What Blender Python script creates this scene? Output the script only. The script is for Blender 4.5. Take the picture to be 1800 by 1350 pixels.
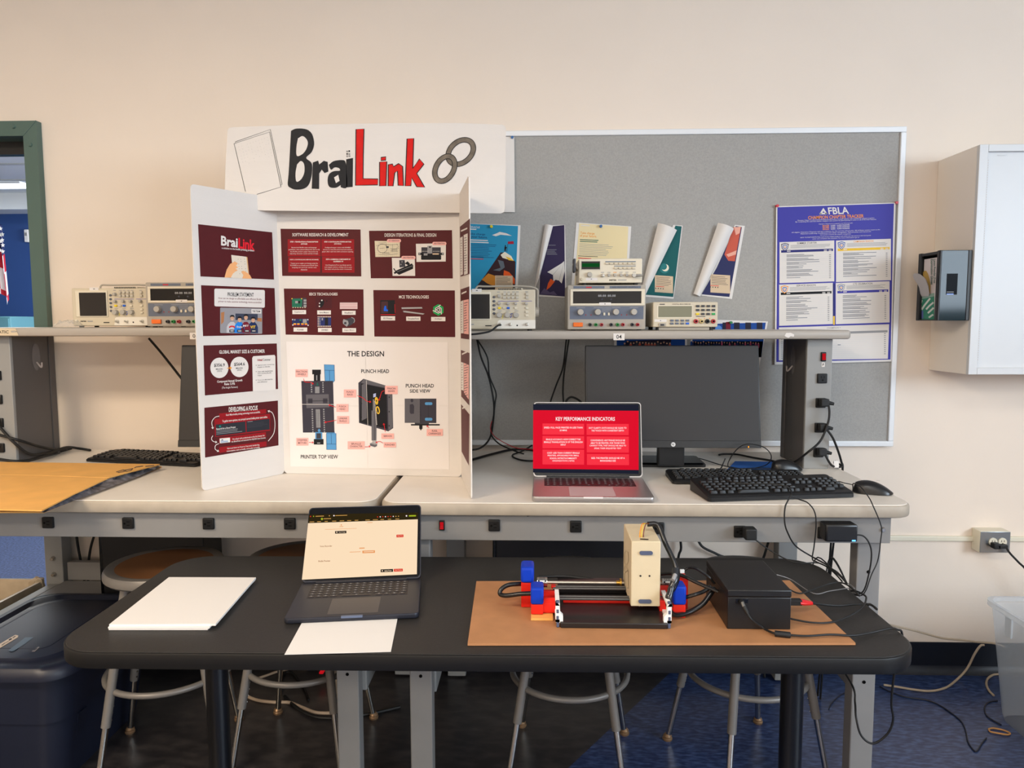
import bpy, bmesh, math, random
from mathutils import Vector, Matrix
random.seed(7)
S = bpy.context.scene
for o in list(bpy.data.objects): bpy.data.objects.remove(o)
COL = S.collection
# ---------------------------------------------------------------- camera
F, EYE = 1278.0, 1.41
YAW, PITCH, ROLL = math.atan(42/F), math.atan(110/F), -.0025
CAM = Matrix.Rotation(YAW, 3, 'Z') @ Matrix.Rotation(math.pi/2-PITCH, 3, 'X') @ Matrix.Rotation(ROLL, 3, 'Z')
cd = bpy.data.cameras.new('camera'); cam = bpy.data.objects.new('camera', cd); COL.objects.link(cam)
cd.sensor_width = 36; cd.lens = 36*F/1800; cd.clip_start = .05
cam.matrix_world = Matrix.Translation((0, 0, EYE)) @ CAM.to_4x4()
S.camera = cam
# ---------------------------------------------------------------- light, exposure
S.view_settings.view_transform = 'Standard'; S.view_settings.look = 'None'
S.view_settings.gamma = 1; S.view_settings.use_curve_mapping = False
S.view_settings.exposure = 0.0
wd = bpy.data.worlds.new('world'); S.world = wd; wd.use_nodes = True
wd.node_tree.nodes['Background'].inputs[0].default_value = (.62, .68, .8, 1)
wd.node_tree.nodes['Background'].inputs[1].default_value = .12
def area(name, loc, rot, sx, sy, power, color):
    l = bpy.data.lights.new(name, 'AREA'); l.shape = 'RECTANGLE'; l.size = sx; l.size_y = sy
    l.energy = power; l.color = color
    o = bpy.data.objects.new(name, l); COL.objects.link(o); o.location = loc; o.rotation_euler = rot
    return o
WARM = (1, .82, .61)
for lx, ly, pw_, cl_ in ((-2.2, -.1, 94, WARM), (.2, -.1, 24, (1, .95, .88)), (-2.2, -2.5, 104, WARM), (.2, -2.5, 34, (1, .95, .88))):
    area('ceiling_lamp_light', (lx, ly, 2.86), (0, 0, 0), 1.2, .6, pw_, cl_)
area('window_daylight', (4.44, -1.9, 2.08), (0, math.radians(90), 0), 1.1, 3.7, 250, (.72, .86, 1))
area('next_room_fill_light', (1.4, 5.0, 1.5), (0, math.radians(90), 0), 1.6, 2.6, 300, (1, .98, .92))  # added unseen fill, brightens the next room's ceiling, wall and flag
area('next_room_lamp_light', (-3.2, 5.0, 2.55), (0, 0, 0), 1.2, 1.2, 60, (1, .98, .92))
# ---------------------------------------------------------------- pixel rays to points on real planes
def ray(px, py): return CAM @ Vector(((px-900)/F, -(py-675)/F, -1))
E0 = Vector((0, 0, EYE))
def W(px, py, y): d = ray(px, py); return E0 + d*(y/d.y)
def Z(px, py, z): d = ray(px, py); return E0 + d*((z-EYE)/d.z)
def PX(px, py, x): d = ray(px, py); return E0 + d*(x/d.x)
def PL(px, py, p, n): d = ray(px, py); return E0 + d*((p-E0).dot(n)/d.dot(n))
# ---------------------------------------------------------------- materials
def lin(c):
    return tuple((v/255/12.92 if v/255 <= .04045 else ((v/255+.055)/1.055)**2.4) for v in c)
MATS = {}
def M(name, rgb=None, rough=.55, metal=0, noise=0, nscale=40, bump=0, bscale=200, emit=0, alpha=1, trans=0, spec=.5, coat=0, stretch=None):
    if name in MATS: return MATS[name]
    m = bpy.data.materials.new(name); m.use_nodes = True; nt = m.node_tree; b = nt.nodes['Principled BSDF']
    if name.split('_')[0] in ('print', 'poster', 'maroon', 'red', 'mauve', 'ink', 'photo'): spec = .2
    c = lin(rgb)
    b.inputs['Base Color'].default_value = (*c, 1); b.inputs['Roughness'].default_value = rough
    b.inputs['Metallic'].default_value = metal; b.inputs['Specular IOR Level'].default_value = spec
    if coat: b.inputs['Coat Weight'].default_value = coat
    if alpha < 1: b.inputs['Alpha'].default_value = alpha
    if trans: b.inputs['Transmission Weight'].default_value = trans
    if emit:
        b.inputs['Base Color'].default_value = (.002, .002, .002, 1); b.inputs['Emission Color'].default_value = (*c, 1); b.inputs['Emission Strength'].default_value = emit; b.inputs['Specular IOR Level'].default_value = .03
    if noise or bump:
        tc = nt.nodes.new('ShaderNodeTexCoord'); src = tc.outputs['Object']
        if stretch:
            mp = nt.nodes.new('ShaderNodeMapping'); mp.inputs['Scale'].default_value = stretch
            nt.links.new(src, mp.inputs[0]); src = mp.outputs[0]
    if noise:
        n = nt.nodes.new('ShaderNodeTexNoise'); n.inputs['Scale'].default_value = nscale; n.inputs['Detail'].default_value = 5
        nt.links.new(src, n.inputs['Vector'])
        r = nt.nodes.new('ShaderNodeValToRGB'); r.color_ramp.elements[0].position = .3; r.color_ramp.elements[1].position = .7
        r.color_ramp.elements[0].color = (*[max(0, v*(1-noise)) for v in c], 1)
        r.color_ramp.elements[1].color = (*[min(1, v*(1+noise)) for v in c], 1)
        nt.links.new(n.outputs['Fac'], r.inputs[0]); nt.links.new(r.outputs[0], b.inputs['Base Color'])
        if emit: nt.links.new(r.outputs[0], b.inputs['Emission Color'])
    if bump:
        n2 = nt.nodes.new('ShaderNodeTexNoise'); n2.inputs['Scale'].default_value = bscale; n2.inputs['Detail'].default_value = 3
        nt.links.new(src, n2.inputs['Vector'])
        bp = nt.nodes.new('ShaderNodeBump'); bp.inputs['Strength'].default_value = bump; bp.inputs['Distance'].default_value = .004
        nt.links.new(n2.outputs['Fac'], bp.inputs['Height']); nt.links.new(bp.outputs[0], b.inputs['Normal'])
    MATS[name] = m; return m
wall_m = M('wall_paint', (238, 224, 209), .6, noise=.015, nscale=3, bump=.05, bscale=90)
white = M('white_paint', (236, 236, 236), .4)
paper = M('paper_white', (228, 224, 220), .7)
black = M('black_plastic', (22, 22, 24), .45)
blackg = M('black_gloss', (10, 11, 14), .14)
rubber = M('black_rubber', (14, 14, 15), .6)
chrome = M('chrome', (200, 196, 190), .22, 1)
dgrey = M('dark_grey', (52, 53, 58), .5)
steel = M('grey_steel', (132, 130, 128), .5, noise=.05, nscale=6)
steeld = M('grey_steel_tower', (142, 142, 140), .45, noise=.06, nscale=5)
lam = M('bench_laminate', (232, 224, 213), .42, noise=.03, nscale=8)
trimm = M('bench_edge', (172, 160, 144), .5, noise=.12, nscale=14)
maroon = M('maroon_print', (82, 24, 28), .55, noise=.04, nscale=30)
red = M('red_print', (146, 16, 27), .55)
pwhite = M('print_white', (226, 220, 214), .6)
pink = M('print_pink', (238, 178, 170), .6)
pblack = M('print_black', (26, 26, 30), .6)
pgrey = M('print_grey', (150, 150, 152), .6)
pdark = M('print_dark_grey', (62, 62, 70), .6)
pblue = M('print_blue', (76, 140, 190), .6)
pred = M('print_bright_red', (214, 28, 36), .6)
porange = M('print_orange', (240, 150, 40), .6)
pgreen = M('print_green', (38, 150, 100), .6)
pteal = M('print_teal', (30, 96, 84), .6)
pnavy = M('print_navy', (34, 46, 96), .6)
pindigo = M('print_indigo', (64, 62, 160), .5)
pyellow = M('print_yellow', (236, 192, 60), .6)
skin = M('print_skin', (206, 160, 130), .6)
tan = M('print_tan', (214, 190, 160), .6)
# ---------------------------------------------------------------- mesh builder
def rr(x0, y0, x1, y1, r, n=5):
    r = max(1e-5, min(r, (x1-x0)/2-1e-6, (y1-y0)/2-1e-6)); P = []
    for cx, cy, a0 in ((x1-r, y0+r, -90), (x1-r, y1-r, 0), (x0+r, y1-r, 90), (x0+r, y0+r, 180)):
        for i in range(n+1):
            a = math.radians(a0+90*i/n); P.append((cx+r*math.cos(a), cy+r*math.sin(a)))
    return P
def smooth_path(pts, k=6):
    P = [Vector(p) for p in pts]
    if len(P) < 3: return P
    Q = [P[0]*2-P[1]] + P + [P[-1]*2-P[-2]]; out = []
    for i in range(1, len(Q)-2):
        a, b, c, d = Q[i-1:i+3]
        for j in range(k):
            t = j/k
            out.append(.5*((2*b)+(c-a)*t+(2*a-5*b+4*c-d)*t*t+(3*b-a-3*c+d)*t**3))
    return out+[P[-1]]
class MB:
    def __init__(s): s.v = []; s.f = []; s.m = []; s.mats = []; s.T = None; s.flat = set()
    def mi(s, mat):
        if mat not in s.mats: s.mats.append(mat)
        return s.mats.index(mat)
    def add(s, vs, fs, mat):
        k = len(s.v); T = s.T
        s.v += [(T @ Vector(p)) if T else Vector(p) for p in vs]
        i = s.mi(mat)
        for f in fs: s.f.append([k+j for j in f]); s.m.append(i)
        return s
    def box(s, a, b, mat, bev=0, seg=2):
        x0, y0, z0 = [min(a[i], b[i]) for i in range(3)]; x1, y1, z1 = [max(a[i], b[i]) for i in range(3)]
        bev = min(bev, (x1-x0)*.49, (y1-y0)*.49, (z1-z0)*.49)
        if bev <= 0:
            return s.add([(x0,y0,z0),(x1,y0,z0),(x1,y1,z0),(x0,y1,z0),(x0,y0,z1),(x1,y0,z1),(x1,y1,z1),(x0,y1,z1)],
                  [(0,3,2,1),(4,5,6,7),(0,1,5,4),(1,2,6,5),(2,3,7,6),(3,0,4,7)], mat)
        bm = bmesh.new(); bmesh.ops.create_cube(bm, size=1)
        for v in bm.verts: v.co = Vector(((x0+x1)/2+v.co.x*(x1-x0), (y0+y1)/2+v.co.y*(y1-y0), (z0+z1)/2+v.co.z*(z1-z0)))
        bmesh.ops.bevel(bm, geom=bm.edges[:], offset=bev, segments=seg, affect='EDGES', profile=.5)
        bm.verts.index_update(); bm.normal_update(); s.flat |= {len(s.f)+i for i, f in enumerate(bm.faces) if max(abs(c) for c in f.normal) > .9995}; s.add([v.co.copy() for v in bm.verts], [[v.index for v in f.verts] for f in bm.faces], mat); bm.free(); return s
    def loft(s, rings, mat, cap0=True, cap1=True, capmat=None, closed=True):
        n = len(rings[0]); vs = [p for r in rings for p in r]; fs = []
        for i in range(len(rings)-1):
            for j in range(n if closed else n-1):
                k = (j+1) % n; fs.append((i*n+j, i*n+k, (i+1)*n+k, (i+1)*n+j))
        s.add(vs, fs, mat)
        if cap0: s.flat.add(len(s.f)); s.add(rings[0], [list(range(n))[::-1]], mat)
        if cap1: s.flat.add(len(s.f)); s.add(rings[-1], [list(range(n))], capmat or mat)
        return s
    def slab(s, x0, y0, x1, y1, r, z0, z1, bev, mat, top=None, n=5):
        R = []
        for i, z in ((bev, z0), (bev*.3, z0+bev*.3), (0, z0+bev), (0, z1-bev), (bev*.3, z1-bev*.3), (bev, z1)):
            R.append([(p[0], p[1], z) for p in rr(x0+i, y0+i, x1-i, y1-i, max(r-i, .0005), n)])
        return s.loft(R, mat, True, True, top)
    def prism(s, P, off, mat):          # P: 3D polygon, off: extrusion vector
        P = [Vector(p) for p in P]; off = Vector(off); n = len(P)
        return s.loft([P, [p+off for p in P]], mat)
    def tube(s, pts, r, mat, n=8, k=6, closed=False, taper=None):
        P = smooth_path(pts, k) if k else [Vector(p) for p in pts]
        if closed: P = P[:-1]
        m = len(P); rings = []
        t = (P[1]-P[0]).normalized(); u = t.orthogonal().normalized()
        for i in range(m):
            a = P[i-1] if (i or closed) else P[i]; b = P[(i+1) % m] if (i < m-1 or closed) else P[i]
            t = (b-a)
            if t.length < 1e-9: t = Vector((0, 0, 1))
            t.normalize(); u = (u-t*u.dot(t))
            if u.length < 1e-6: u = t.orthogonal()
            u.normalize(); w = t.cross(u); rad = r if taper is None else r+(taper-r)*i/(m-1)
            rings.append([P[i]+(u*math.cos(2*math.pi*j/n)+w*math.sin(2*math.pi*j/n))*rad for j in range(n)])
        if closed: rings.append(rings[0]); return s.loft(rings, mat, False, False)
        return s.loft(rings, mat)
    def cyl(s, a, b, r, mat, r2=None, n=20, bev=0):
        a, b = Vector(a), Vector(b); t = (b-a).normalized(); u = t.orthogonal().normalized(); w = t.cross(u)
        r2 = r if r2 is None else r2; L = (b-a).length
        pr = [(0, r), (L, r2)] if not bev else [(0, r), (L-bev, r2), (L-bev*.3, r2-bev*.3), (L, r2-bev)]
        return s.loft([[a+t*d+(u*math.cos(2*math.pi*j/n)+w*math.sin(2*math.pi*j/n))*q for j in range(n)] for d, q in pr], mat)
    def lathe(s, prof, mat, c=(0, 0, 0), n=32, cap0=True, cap1=True):
        c = Vector(c)
        return s.loft([[c+Vector((r*math.cos(2*math.pi*j/n), r*math.sin(2*math.pi*j/n), z)) for j in range(n)] for r, z in prof], mat, cap0, cap1)
    def build(s, name, parent=None, label=None, mat=None, origin=None):
        me = bpy.data.meshes.new(name)
        if origin is None:
            lo = Vector([min(v[i] for v in s.v) for i in range(3)]); hi = Vector([max(v[i] for v in s.v) for i in range(3)])
            origin = Vector(((lo.x+hi.x)/2, (lo.y+hi.y)/2, lo.z))
        me.from_pydata([v-origin for v in s.v], [], s.f)
        for m in s.mats: me.materials.append(m)
        me.polygons.foreach_set('material_index', s.m)
        me.polygons.foreach_set('use_smooth', [True]*len(s.f)); me.set_sharp_from_angle(angle=math.radians(38))
        me.polygons.foreach_set('use_smooth', [i not in s.flat for i in range(len(s.f))]); me.update()
        o = bpy.data.objects.new(name, me); COL.objects.link(o)
        q = parent; off = Vector((0, 0, 0))
        while q: off += Vector(q.location); q = q.parent
        o.location = origin-off
        if parent: o.parent = parent
        if label: o['label'] = label
        return o
def tag(o, label, cat, group=None):
    o['label'] = label; o['category'] = cat
    if group: o['group'] = group
    return o
def thing(name, label, cat, loc=(0, 0, 0), group=None):
    o = bpy.data.objects.new(name, None); COL.objects.link(o); o.location = loc; o.empty_display_size = .05
    return tag(o, label, cat, group)
def single(mb, name, label, cat, group=None): return tag(mb.build(name), label, cat, group)
def struct(mb, name, parent=None):
    o = mb.build(name, parent)
    if not parent: o['kind'] = 'structure'
    return o
def dup(o, parent=None):
    c = o.copy(); COL.objects.link(c)
    if parent: c.parent = parent
    for ch in list(o.children): dup(ch, c)
    return c
# ---------------------------------------------------------------- flat printing on a plane
TSC = bpy.data.scenes.new('lettering'); TC = {}
def text_mesh(t, bold):
    if (t, bold) in TC: return TC[t, bold]
    cu = bpy.data.curves.new('t', 'FONT'); cu.body = t; cu.offset = bold; cu.resolution_u = 2
    ob = bpy.data.objects.new('t', cu); TSC.collection.objects.link(ob)
    vl = TSC.view_layers[0]; vl.update(); dg = vl.depsgraph
    me = ob.evaluated_get(dg).to_mesh()
    vs = [(v.co.x, v.co.y) for v in me.vertices]; fs = [list(p.vertices) for p in me.polygons]
    ob.evaluated_get(dg).to_mesh_clear(); bpy.data.objects.remove(ob); bpy.data.curves.remove(cu)
    bb = (min(v[0] for v in vs), min(v[1] for v in vs), max(v[0] for v in vs), max(v[1] for v in vs))
    TC[t, bold] = (vs, fs, bb); return TC[t, bold]
class Draw:
    LIFT = .0005; STEP = .00022
    def poly(s, pts, mat, l=1): s.mb.add([s.P(x, y, l) for x, y in pts], [list(range(len(pts)))], mat); return s
    def rect(s, x0, y0, x1, y1, mat, l=1, sk=0):
        d = sk*(x1-x0); return s.poly([(x0, y0), (x1, y0+d), (x1, y1+d), (x0, y1)], mat, l)
    def rrect(s, x0, y0, x1, y1, r, mat, l=1, sk=0): return s.poly([(x, y+sk*(x-x0)) for x, y in rr(x0, y0, x1, y1, r, 4)], mat, l)
    def disc(s, cx, cy, rx, mat, l=1, ry=None, n=20):
        ry = ry or rx; return s.poly([(cx+rx*math.cos(2*math.pi*i/n), cy+ry*math.sin(2*math.pi*i/n)) for i in range(n)], mat, l)
    def line(s, pts, w, mat, l=1, closed=False):
        P = [Vector(p) for p in pts]; n = len(P); A = []
        for i in range(n):
            a = P[(i-1) % n] if (i or closed) else P[i]; b = P[(i+1) % n] if (i < n-1 or closed) else P[i]
            t = (b-a); t = t.normalized() if t.length > 1e-9 else Vector((1, 0)); q = Vector((-t.y, t.x))*w/2
            A += [P[i]+q, P[i]-q]
        fs = [(2*i, 2*i+1, 2*((i+1) % n)+1, 2*((i+1) % n)) for i in range(n if closed else n-1)]
        s.mb.add([s.P(p.x, p.y, l) for p in A], fs, mat); return s
    def ellipse(s, cx, cy, a, b, ang, w, mat, l=1, n=36):
        ca, sa = math.cos(math.radians(ang)), math.sin(math.radians(ang))
        return s.line([(cx+a*math.cos(t)*ca-b*math.sin(t)*sa, cy+a*math.cos(t)*sa+b*math.sin(t)*ca) for t in [2*math.pi*i/n for i in range(n)]], w, mat, l, True)
    def arrow(s, pts, w, mat, l=1, head=4):
        P = [p for p in smooth_path([(x, y, 0) for x, y in pts], 5)]; s.line([(p.x, p.y) for p in P], w, mat, l)
        d = (P[-1]-P[-2]).normalized(); q = Vector((-d.y, d.x, 0)); e = P[-1]
        return s.line([((e-d*head+q*head*.8)[:2]), tuple((e+d*w*.5)[:2]), ((e-d*head-q*head*.8)[:2])], w, mat, l)
    def txt(s, t, x0, y0, x1, y1, mat, l=3, bold=.012, sk=0, it=0):   # y0 top, y1 bottom of the glyph box
        vs, fs, bb = text_mesh(t, bold); w = bb[2]-bb[0]; h = bb[3]-bb[1]; out = []
        for a, b in vs:
            u = (a-bb[0])/w; v = (b-bb[1])/h
            x = x0+(x1-x0)*u+it*v*(y1-y0); out.append(s.P(x, y1+(y0-y1)*v+sk*(x-x0), l))
        s.mb.add(out, fs, mat); return s
    def para(s, rows, cx, y, h, gap, cw, mat, l=3, bold=.012, sk=0, left=None):
        for i, t in enumerate(rows):
            w = cw*len(t); x0 = (cx-w/2) if left is None else left
            s.txt(t, x0, y+i*gap+sk*(x0-cx), x0+w, y+i*gap+h+sk*(x0-cx), mat, l, bold, sk)
        return s
    def bars(s, x0, y0, x1, n, gap, h, mat, l=2, sk=0, lo=.55):
        for i in range(n):
            e = x0+(x1-x0)*random.uniform(lo, 1); s.rect(x0, y0+i*gap, e, y0+i*gap+h, mat, l, sk)
        return s
    def knob(s, x, y, r, L, mat, r2=None, n=18):
        a = s.P(x, y, 0); b = a+s.n*L; k = s.unit(); s.mb.cyl(a-s.n*.001, b, r*k, mat, (r2 or r*.9)*k, n, min(.001, L*.3)); return s
    def key(s, x0, y0, x1, y1, L, mat, bev=.0006):
        a = s.P(x0, y0, 0); b = s.P(x1, y1, 0)-s.n*.001; b = b+s.n*(L+.001); s.mb.box(a-s.n*.001, b, mat, bev); return s
class Fr(Draw):       # photo crop (origin, scale) onto the plane p, n
    def __init__(s, mb, p, n, ox=0, oy=0, sc=1):
        s.mb, s.p, s.n, s.ox, s.oy, s.sc = mb, Vector(p), Vector(n).normalized(), ox, oy, sc
        if s.n.dot(E0-s.p) < 0: s.n = -s.n
    def P(s, x, y, l=0): return PL(s.ox+x/s.sc, s.oy+y/s.sc, s.p, s.n)+s.n*(s.LIFT+l*s.STEP)
    def unit(s): return (s.P(1, 0)-s.P(0, 0)).length
class Pn(Draw):       # local panel: origin + U x + V y
    def __init__(s, mb, O, U, V):
        s.mb, s.O, s.U, s.V = mb, Vector(O), Vector(U), Vector(V); s.n = s.V.cross(s.U).normalized()
    def P(s, x, y, l=0): return s.O+s.U*x+s.V*y+s.n*(s.LIFT+l*s.STEP)
    def unit(s): return s.U.length
# ================================================================ room
WY = 2.87                      # face of the back wall
DX1, DZ1 = -1.996, 2.155         # doorway: right edge and head of the opening (inside the frame)
XL, XR, YF, HC = -5.2, 4.5, -4.0, 2.9
b = MB(); b.box((DX1, WY, 0), (XR, WY+.12, HC), wall_m); b.box((-3.0, WY, DZ1), (DX1, WY+.12, HC), wall_m)
b.box((XL, WY, 0), (-3.0, WY+.12, HC), wall_m); struct(b, 'wall_back')
# floor: dark grey vinyl with a blue field on the right, mottled
fm = bpy.data.materials.new('vinyl_floor'); fm.use_nodes = True; nt = fm.node_tree; pb = nt.nodes['Principled BSDF']; pb.inputs['Roughness'].default_value = .3
tc = nt.nodes.new('ShaderNodeTexCoord'); dot = nt.nodes.new('ShaderNodeVectorMath'); dot.operation = 'DOT_PRODUCT'
dv = Vector((.532-.105, 2.822-2.198, 0)).normalized(); nv = Vector((dv.y, -dv.x, 0)); dot.inputs[1].default_value = nv
nt.links.new(tc.outputs['Object'], dot.inputs[0])
gt = nt.nodes.new('ShaderNodeMath'); gt.operation = 'GREATER_THAN'; gt.inputs[1].default_value = nv.dot(Vector((.105, 2.198, 0)))
nt.links.new(dot.outputs['Value'], gt.inputs[0])
mx = nt.nodes.new('ShaderNodeMix'); mx.data_type = 'RGBA'
def mottled(c1, c2, sc, st):
    mp = nt.nodes.new('ShaderNodeMapping'); mp.inputs['Scale'].default_value = st; mp.inputs['Rotation'].default_value = (0, 0, .5)
    nt.links.new(tc.outputs['Object'], mp.inputs[0])
    n = nt.nodes.new('ShaderNodeTexNoise'); n.inputs['Scale'].default_value = sc; n.inputs['Detail'].default_value = 6
    nt.links.new(mp.outputs[0], n.inputs['Vector'])
    r = nt.nodes.new('ShaderNodeValToRGB'); r.color_ramp.elements[0].position = .42; r.color_ramp.elements[1].position = .72
    r.color_ramp.elements[0].color = (*lin(c1), 1); r.color_ramp.elements[1].color = (*lin(c2), 1)
    nt.links.new(n.outputs['Fac'], r.inputs[0]); return r.outputs[0]
nt.links.new(gt.outputs[0], mx.inputs[0]); nt.links.new(mottled((38, 36, 38), (62, 58, 58), 14, (1, 2, 1)), mx.inputs[6])
nt.links.new(mottled((24, 42, 82), (70, 90, 134), 30, (1, 3.2, 1)), mx.inputs[7]); nt.links.new(mx.outputs[2], pb.inputs['Base Color'])
b = MB(); b.box((XL, YF, -.1), (XR, WY+.12, 0), fm); o = b.build('floor', origin=Vector((0, 0, 0))); o['kind'] = 'structure'
b = MB(); b.box((XL, YF, HC), (XR, WY+.12, HC+.1), M('ceiling_tile', (226, 224, 218), .8)); struct(b, 'ceiling')
b = MB(); b.box((XL-.1, YF, 0), (XL, WY+.12, HC), wall_m); struct(b, 'wall_left')
b = MB(); b.box((XR, YF, 0), (XR+.1, WY+.12, HC), wall_m); struct(b, 'wall_right')
b = MB(); b.box((XL-.1, YF-.1, 0), (XR+.1, YF, HC), wall_m); struct(b, 'wall_front')
b = MB(); b.box((DX1+.056, WY-.006, 0), (XR, WY, .126), M('cove_base', (20, 24, 34), .35), .002)
b.loft([[(x, WY-.006-d, z) for d, z in ((0, .03), (.006, .012), (.022, 0), (0, 0))] for x in (DX1+.056, XR)], M('cove_base'), True, True)
struct(b, 'baseboard_back')
# doorway frame
green = M('green_frame_paint', (80, 104, 96), .45, noise=.05, nscale=4)
b = MB(); fx = -1.941; fz = 2.192
b.prism([(DX1, WY-.03, 0), (fx, WY-.03, 0), (fx, WY-.03, fz), (DX1, WY-.03, DZ1-.02)], (0, .16, 0), green)
b.prism([(-3.1, WY-.03, fz), (fx, WY-.03, fz), (DX1, WY-.03, DZ1-.02), (-3.0, WY-.03, DZ1-.02)], (0, .16, 0), green)
b.prism([(-3.1, WY-.03, 0), (-3.0, WY-.03, 0), (-3.0, WY-.03, DZ1-.02), (-3.1, WY-.03, fz)], (0, .16, 0), green)
b.tube([(fx, WY-.031, fz), (DX1, WY-.031, DZ1-.02)], .0015, M('green_frame_edge', (96, 118, 110), .4), 6, 0)
fr = struct(b, 'door_1')
for px, py in ((24.5, 222.5), (53.5, 254.5)):
    p = W(px, py, WY-.03); k = MB(); k.cyl(p, p+Vector((0, -.006, 0)), .009, green, .006, 14); k.build('screw', fr)
b = MB(); b.box((-3.0, WY+.06, DZ1-.07), (DX1, WY+.1, DZ1-.02), black); b.build('head_shade_strip', fr)  # black strip standing in for the shadow under the door head
# the room beyond the doorway
nb = M('next_room_blue_paint', (40, 76, 140), .6); nw = M('next_room_white', (222, 228, 232), .7)
b = MB(); b.box((-8, 7.0, 0), (1.5, 7.1, 2.46), nb); b.box((-8, 6.72, 2.46), (1.5, 7.1, 2.61), nw); struct(b, 'wall_far')
b = MB(); b.box((-8, WY+.12, -.1), (1.5, 7.1, 0), M('blue_carpet', (52, 66, 100), .95, noise=.5, nscale=80, bump=.4, bscale=200)); struct(b, 'floor_far')
b = MB(); b.box((-8, WY+.12, 2.61), (1.5, 6.72, 2.7), nw)
for y in (3.7, 4.3, 4.9, 5.5, 6.1): b.box((-8, y-.012, 2.60), (1.5, y+.012, 2.61), M('ceiling_grid', (180, 186, 190), .5))
struct(b, 'ceiling_far')
b = MB(); b.box((1.5, WY+.12, 0), (1.6, 7.1, 2.8), nw); struct(b, 'wall_far_right')
b = MB(); b.box((-8.1, WY+.12, 0), (-8, 7.1, 2.8), nw); struct(b, 'wall_far_left')
lampm = M('lamp_diffuser', (235, 245, 255), .4, emit=3.0)
for x, y, t in ((-4.08, 4.96, 'nearest the doorway'), (-5.0, 6.3, 'near the far blue wall')):
    t_ = thing('ceiling_light', 'bright recessed ceiling light in the next room, '+t, 'ceiling light', (x, y, 2.59))
    b = MB(); b.box((x-.6, y-.13, 2.598), (x+.6, y+.13, 2.606), lampm); b.build('diffuser', t_)
    b = MB(); b.box((x-.62, y-.15, 2.592), (x+.62, y-.13, 2.606), nw); b.build('frame', t_)
    b = MB(); b.box((x-.62, y+.13, 2.592), (x+.62, y+.15, 2.606), nw); b.build('frame', t_)
# flag
fy = 6.0; t_ = thing('flag', 'striped american flag hanging on its pole beyond the green doorway', 'flag', (W(-30, 400, fy).x, fy, 0))
b = MB(); fo = W(-8, 394, fy)
cols = []
for i in range(17):      # columns of the cloth, hanging in folds
    u = i/16; px = -60+78*u
    top = W(-60+66*u, 372+26*u, fy); bot = W(px+2, 470+66*u**1.2, fy); f = .05*math.sin(u*17)
    cols.append([top.lerp(bot, j/13)+Vector((0, f, 0)) for j in range(14)])
for i in range(16):
    for j in range(13):
        m = (M('flag_blue', (32, 44, 96), .8) if (j < 5 and i > 5) else (M('flag_red', (200, 36, 56), .8) if (i+ j//4) % 2 else M('flag_white', (240, 240, 240), .8)))
        b.add([cols[i][j], cols[i+1][j], cols[i+1][j+1], cols[i][j+1]], [(0, 1, 2, 3)], m)
for px, py in ((1, 402), (4, 412), (2, 424), (5, 431), (0, 440), (5, 442), (1, 413), (4, 422)):
    p = W(px, py, fy-.07); b.add([p+Vector((.02*math.sin(k*math.pi/5)*(1 if k % 2 == 0 else .45), 0, .02*math.cos(k*math.pi/5)*(1 if k % 2 == 0 else .45))) for k in range(10)], [list(range(10))], M('flag_white'))
b.build('cloth', t_)
b = MB(); x = W(-62, 400, fy).x; b.cyl((x, fy, 0), (x, fy, 2.4), .014, M('flag_pole', (160, 130, 70), .3, 1)); b.build('pole', t_)
b = MB(); b.lathe([(.1, 0), (.1, .02), (.05, .05), (.02, .08)], M('flag_pole'), (x, fy, 0)); b.build('base', t_)
p = W(4, 577, 6.6); b = MB(); b.box((p.x-.16, 6.3, 0), (W(18, 560, 6.3).x, 6.7, W(10, 556, 6.3).z), M('teal_cabinet', (96, 150, 165), .5), .01); t_ = thing('low_cabinet', 'low pale teal cabinet beyond the doorway under the flag', 'cabinet', (p.x, 6.5, 0)); b.build('body', t_)
b = MB(); b.box((p.x-.46, 6.285, .1), (W(16, 560, 6.3).x, 6.3, W(10, 560, 6.3).z), M('teal_cabinet')); b.build('door', t_)
p = W(49.5, 415, 6.99); t_ = thing('thermostat', 'small white box on the far blue wall', 'thermostat', (p.x, 6.99, p.z)); b = MB(); b.box((p.x-.02, 6.96, p.z-.06), (p.x+.02, 7, p.z+.06), white, .006); b.build('case', t_)
b = MB(); b.box((p.x-.01, 6.955, p.z), (p.x+.01, 6.96, p.z+.03), pgrey); b.build('display', t_)
# windows of this room, on the right wall (they light the scene from behind the camera's right)
fmw = M('window_frame_white', (225, 226, 226), .4)
b = MB()
for y in (-3.8, -1.93, -.05): b.box((XR-.03, y, 1.52), (XR, y+.06, 2.64), fmw)
for z in (1.46, 2.64): b.box((XR-.03, -3.85, z), (XR, .06, z+.07), fmw)
struct(b, 'window_1')

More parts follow.
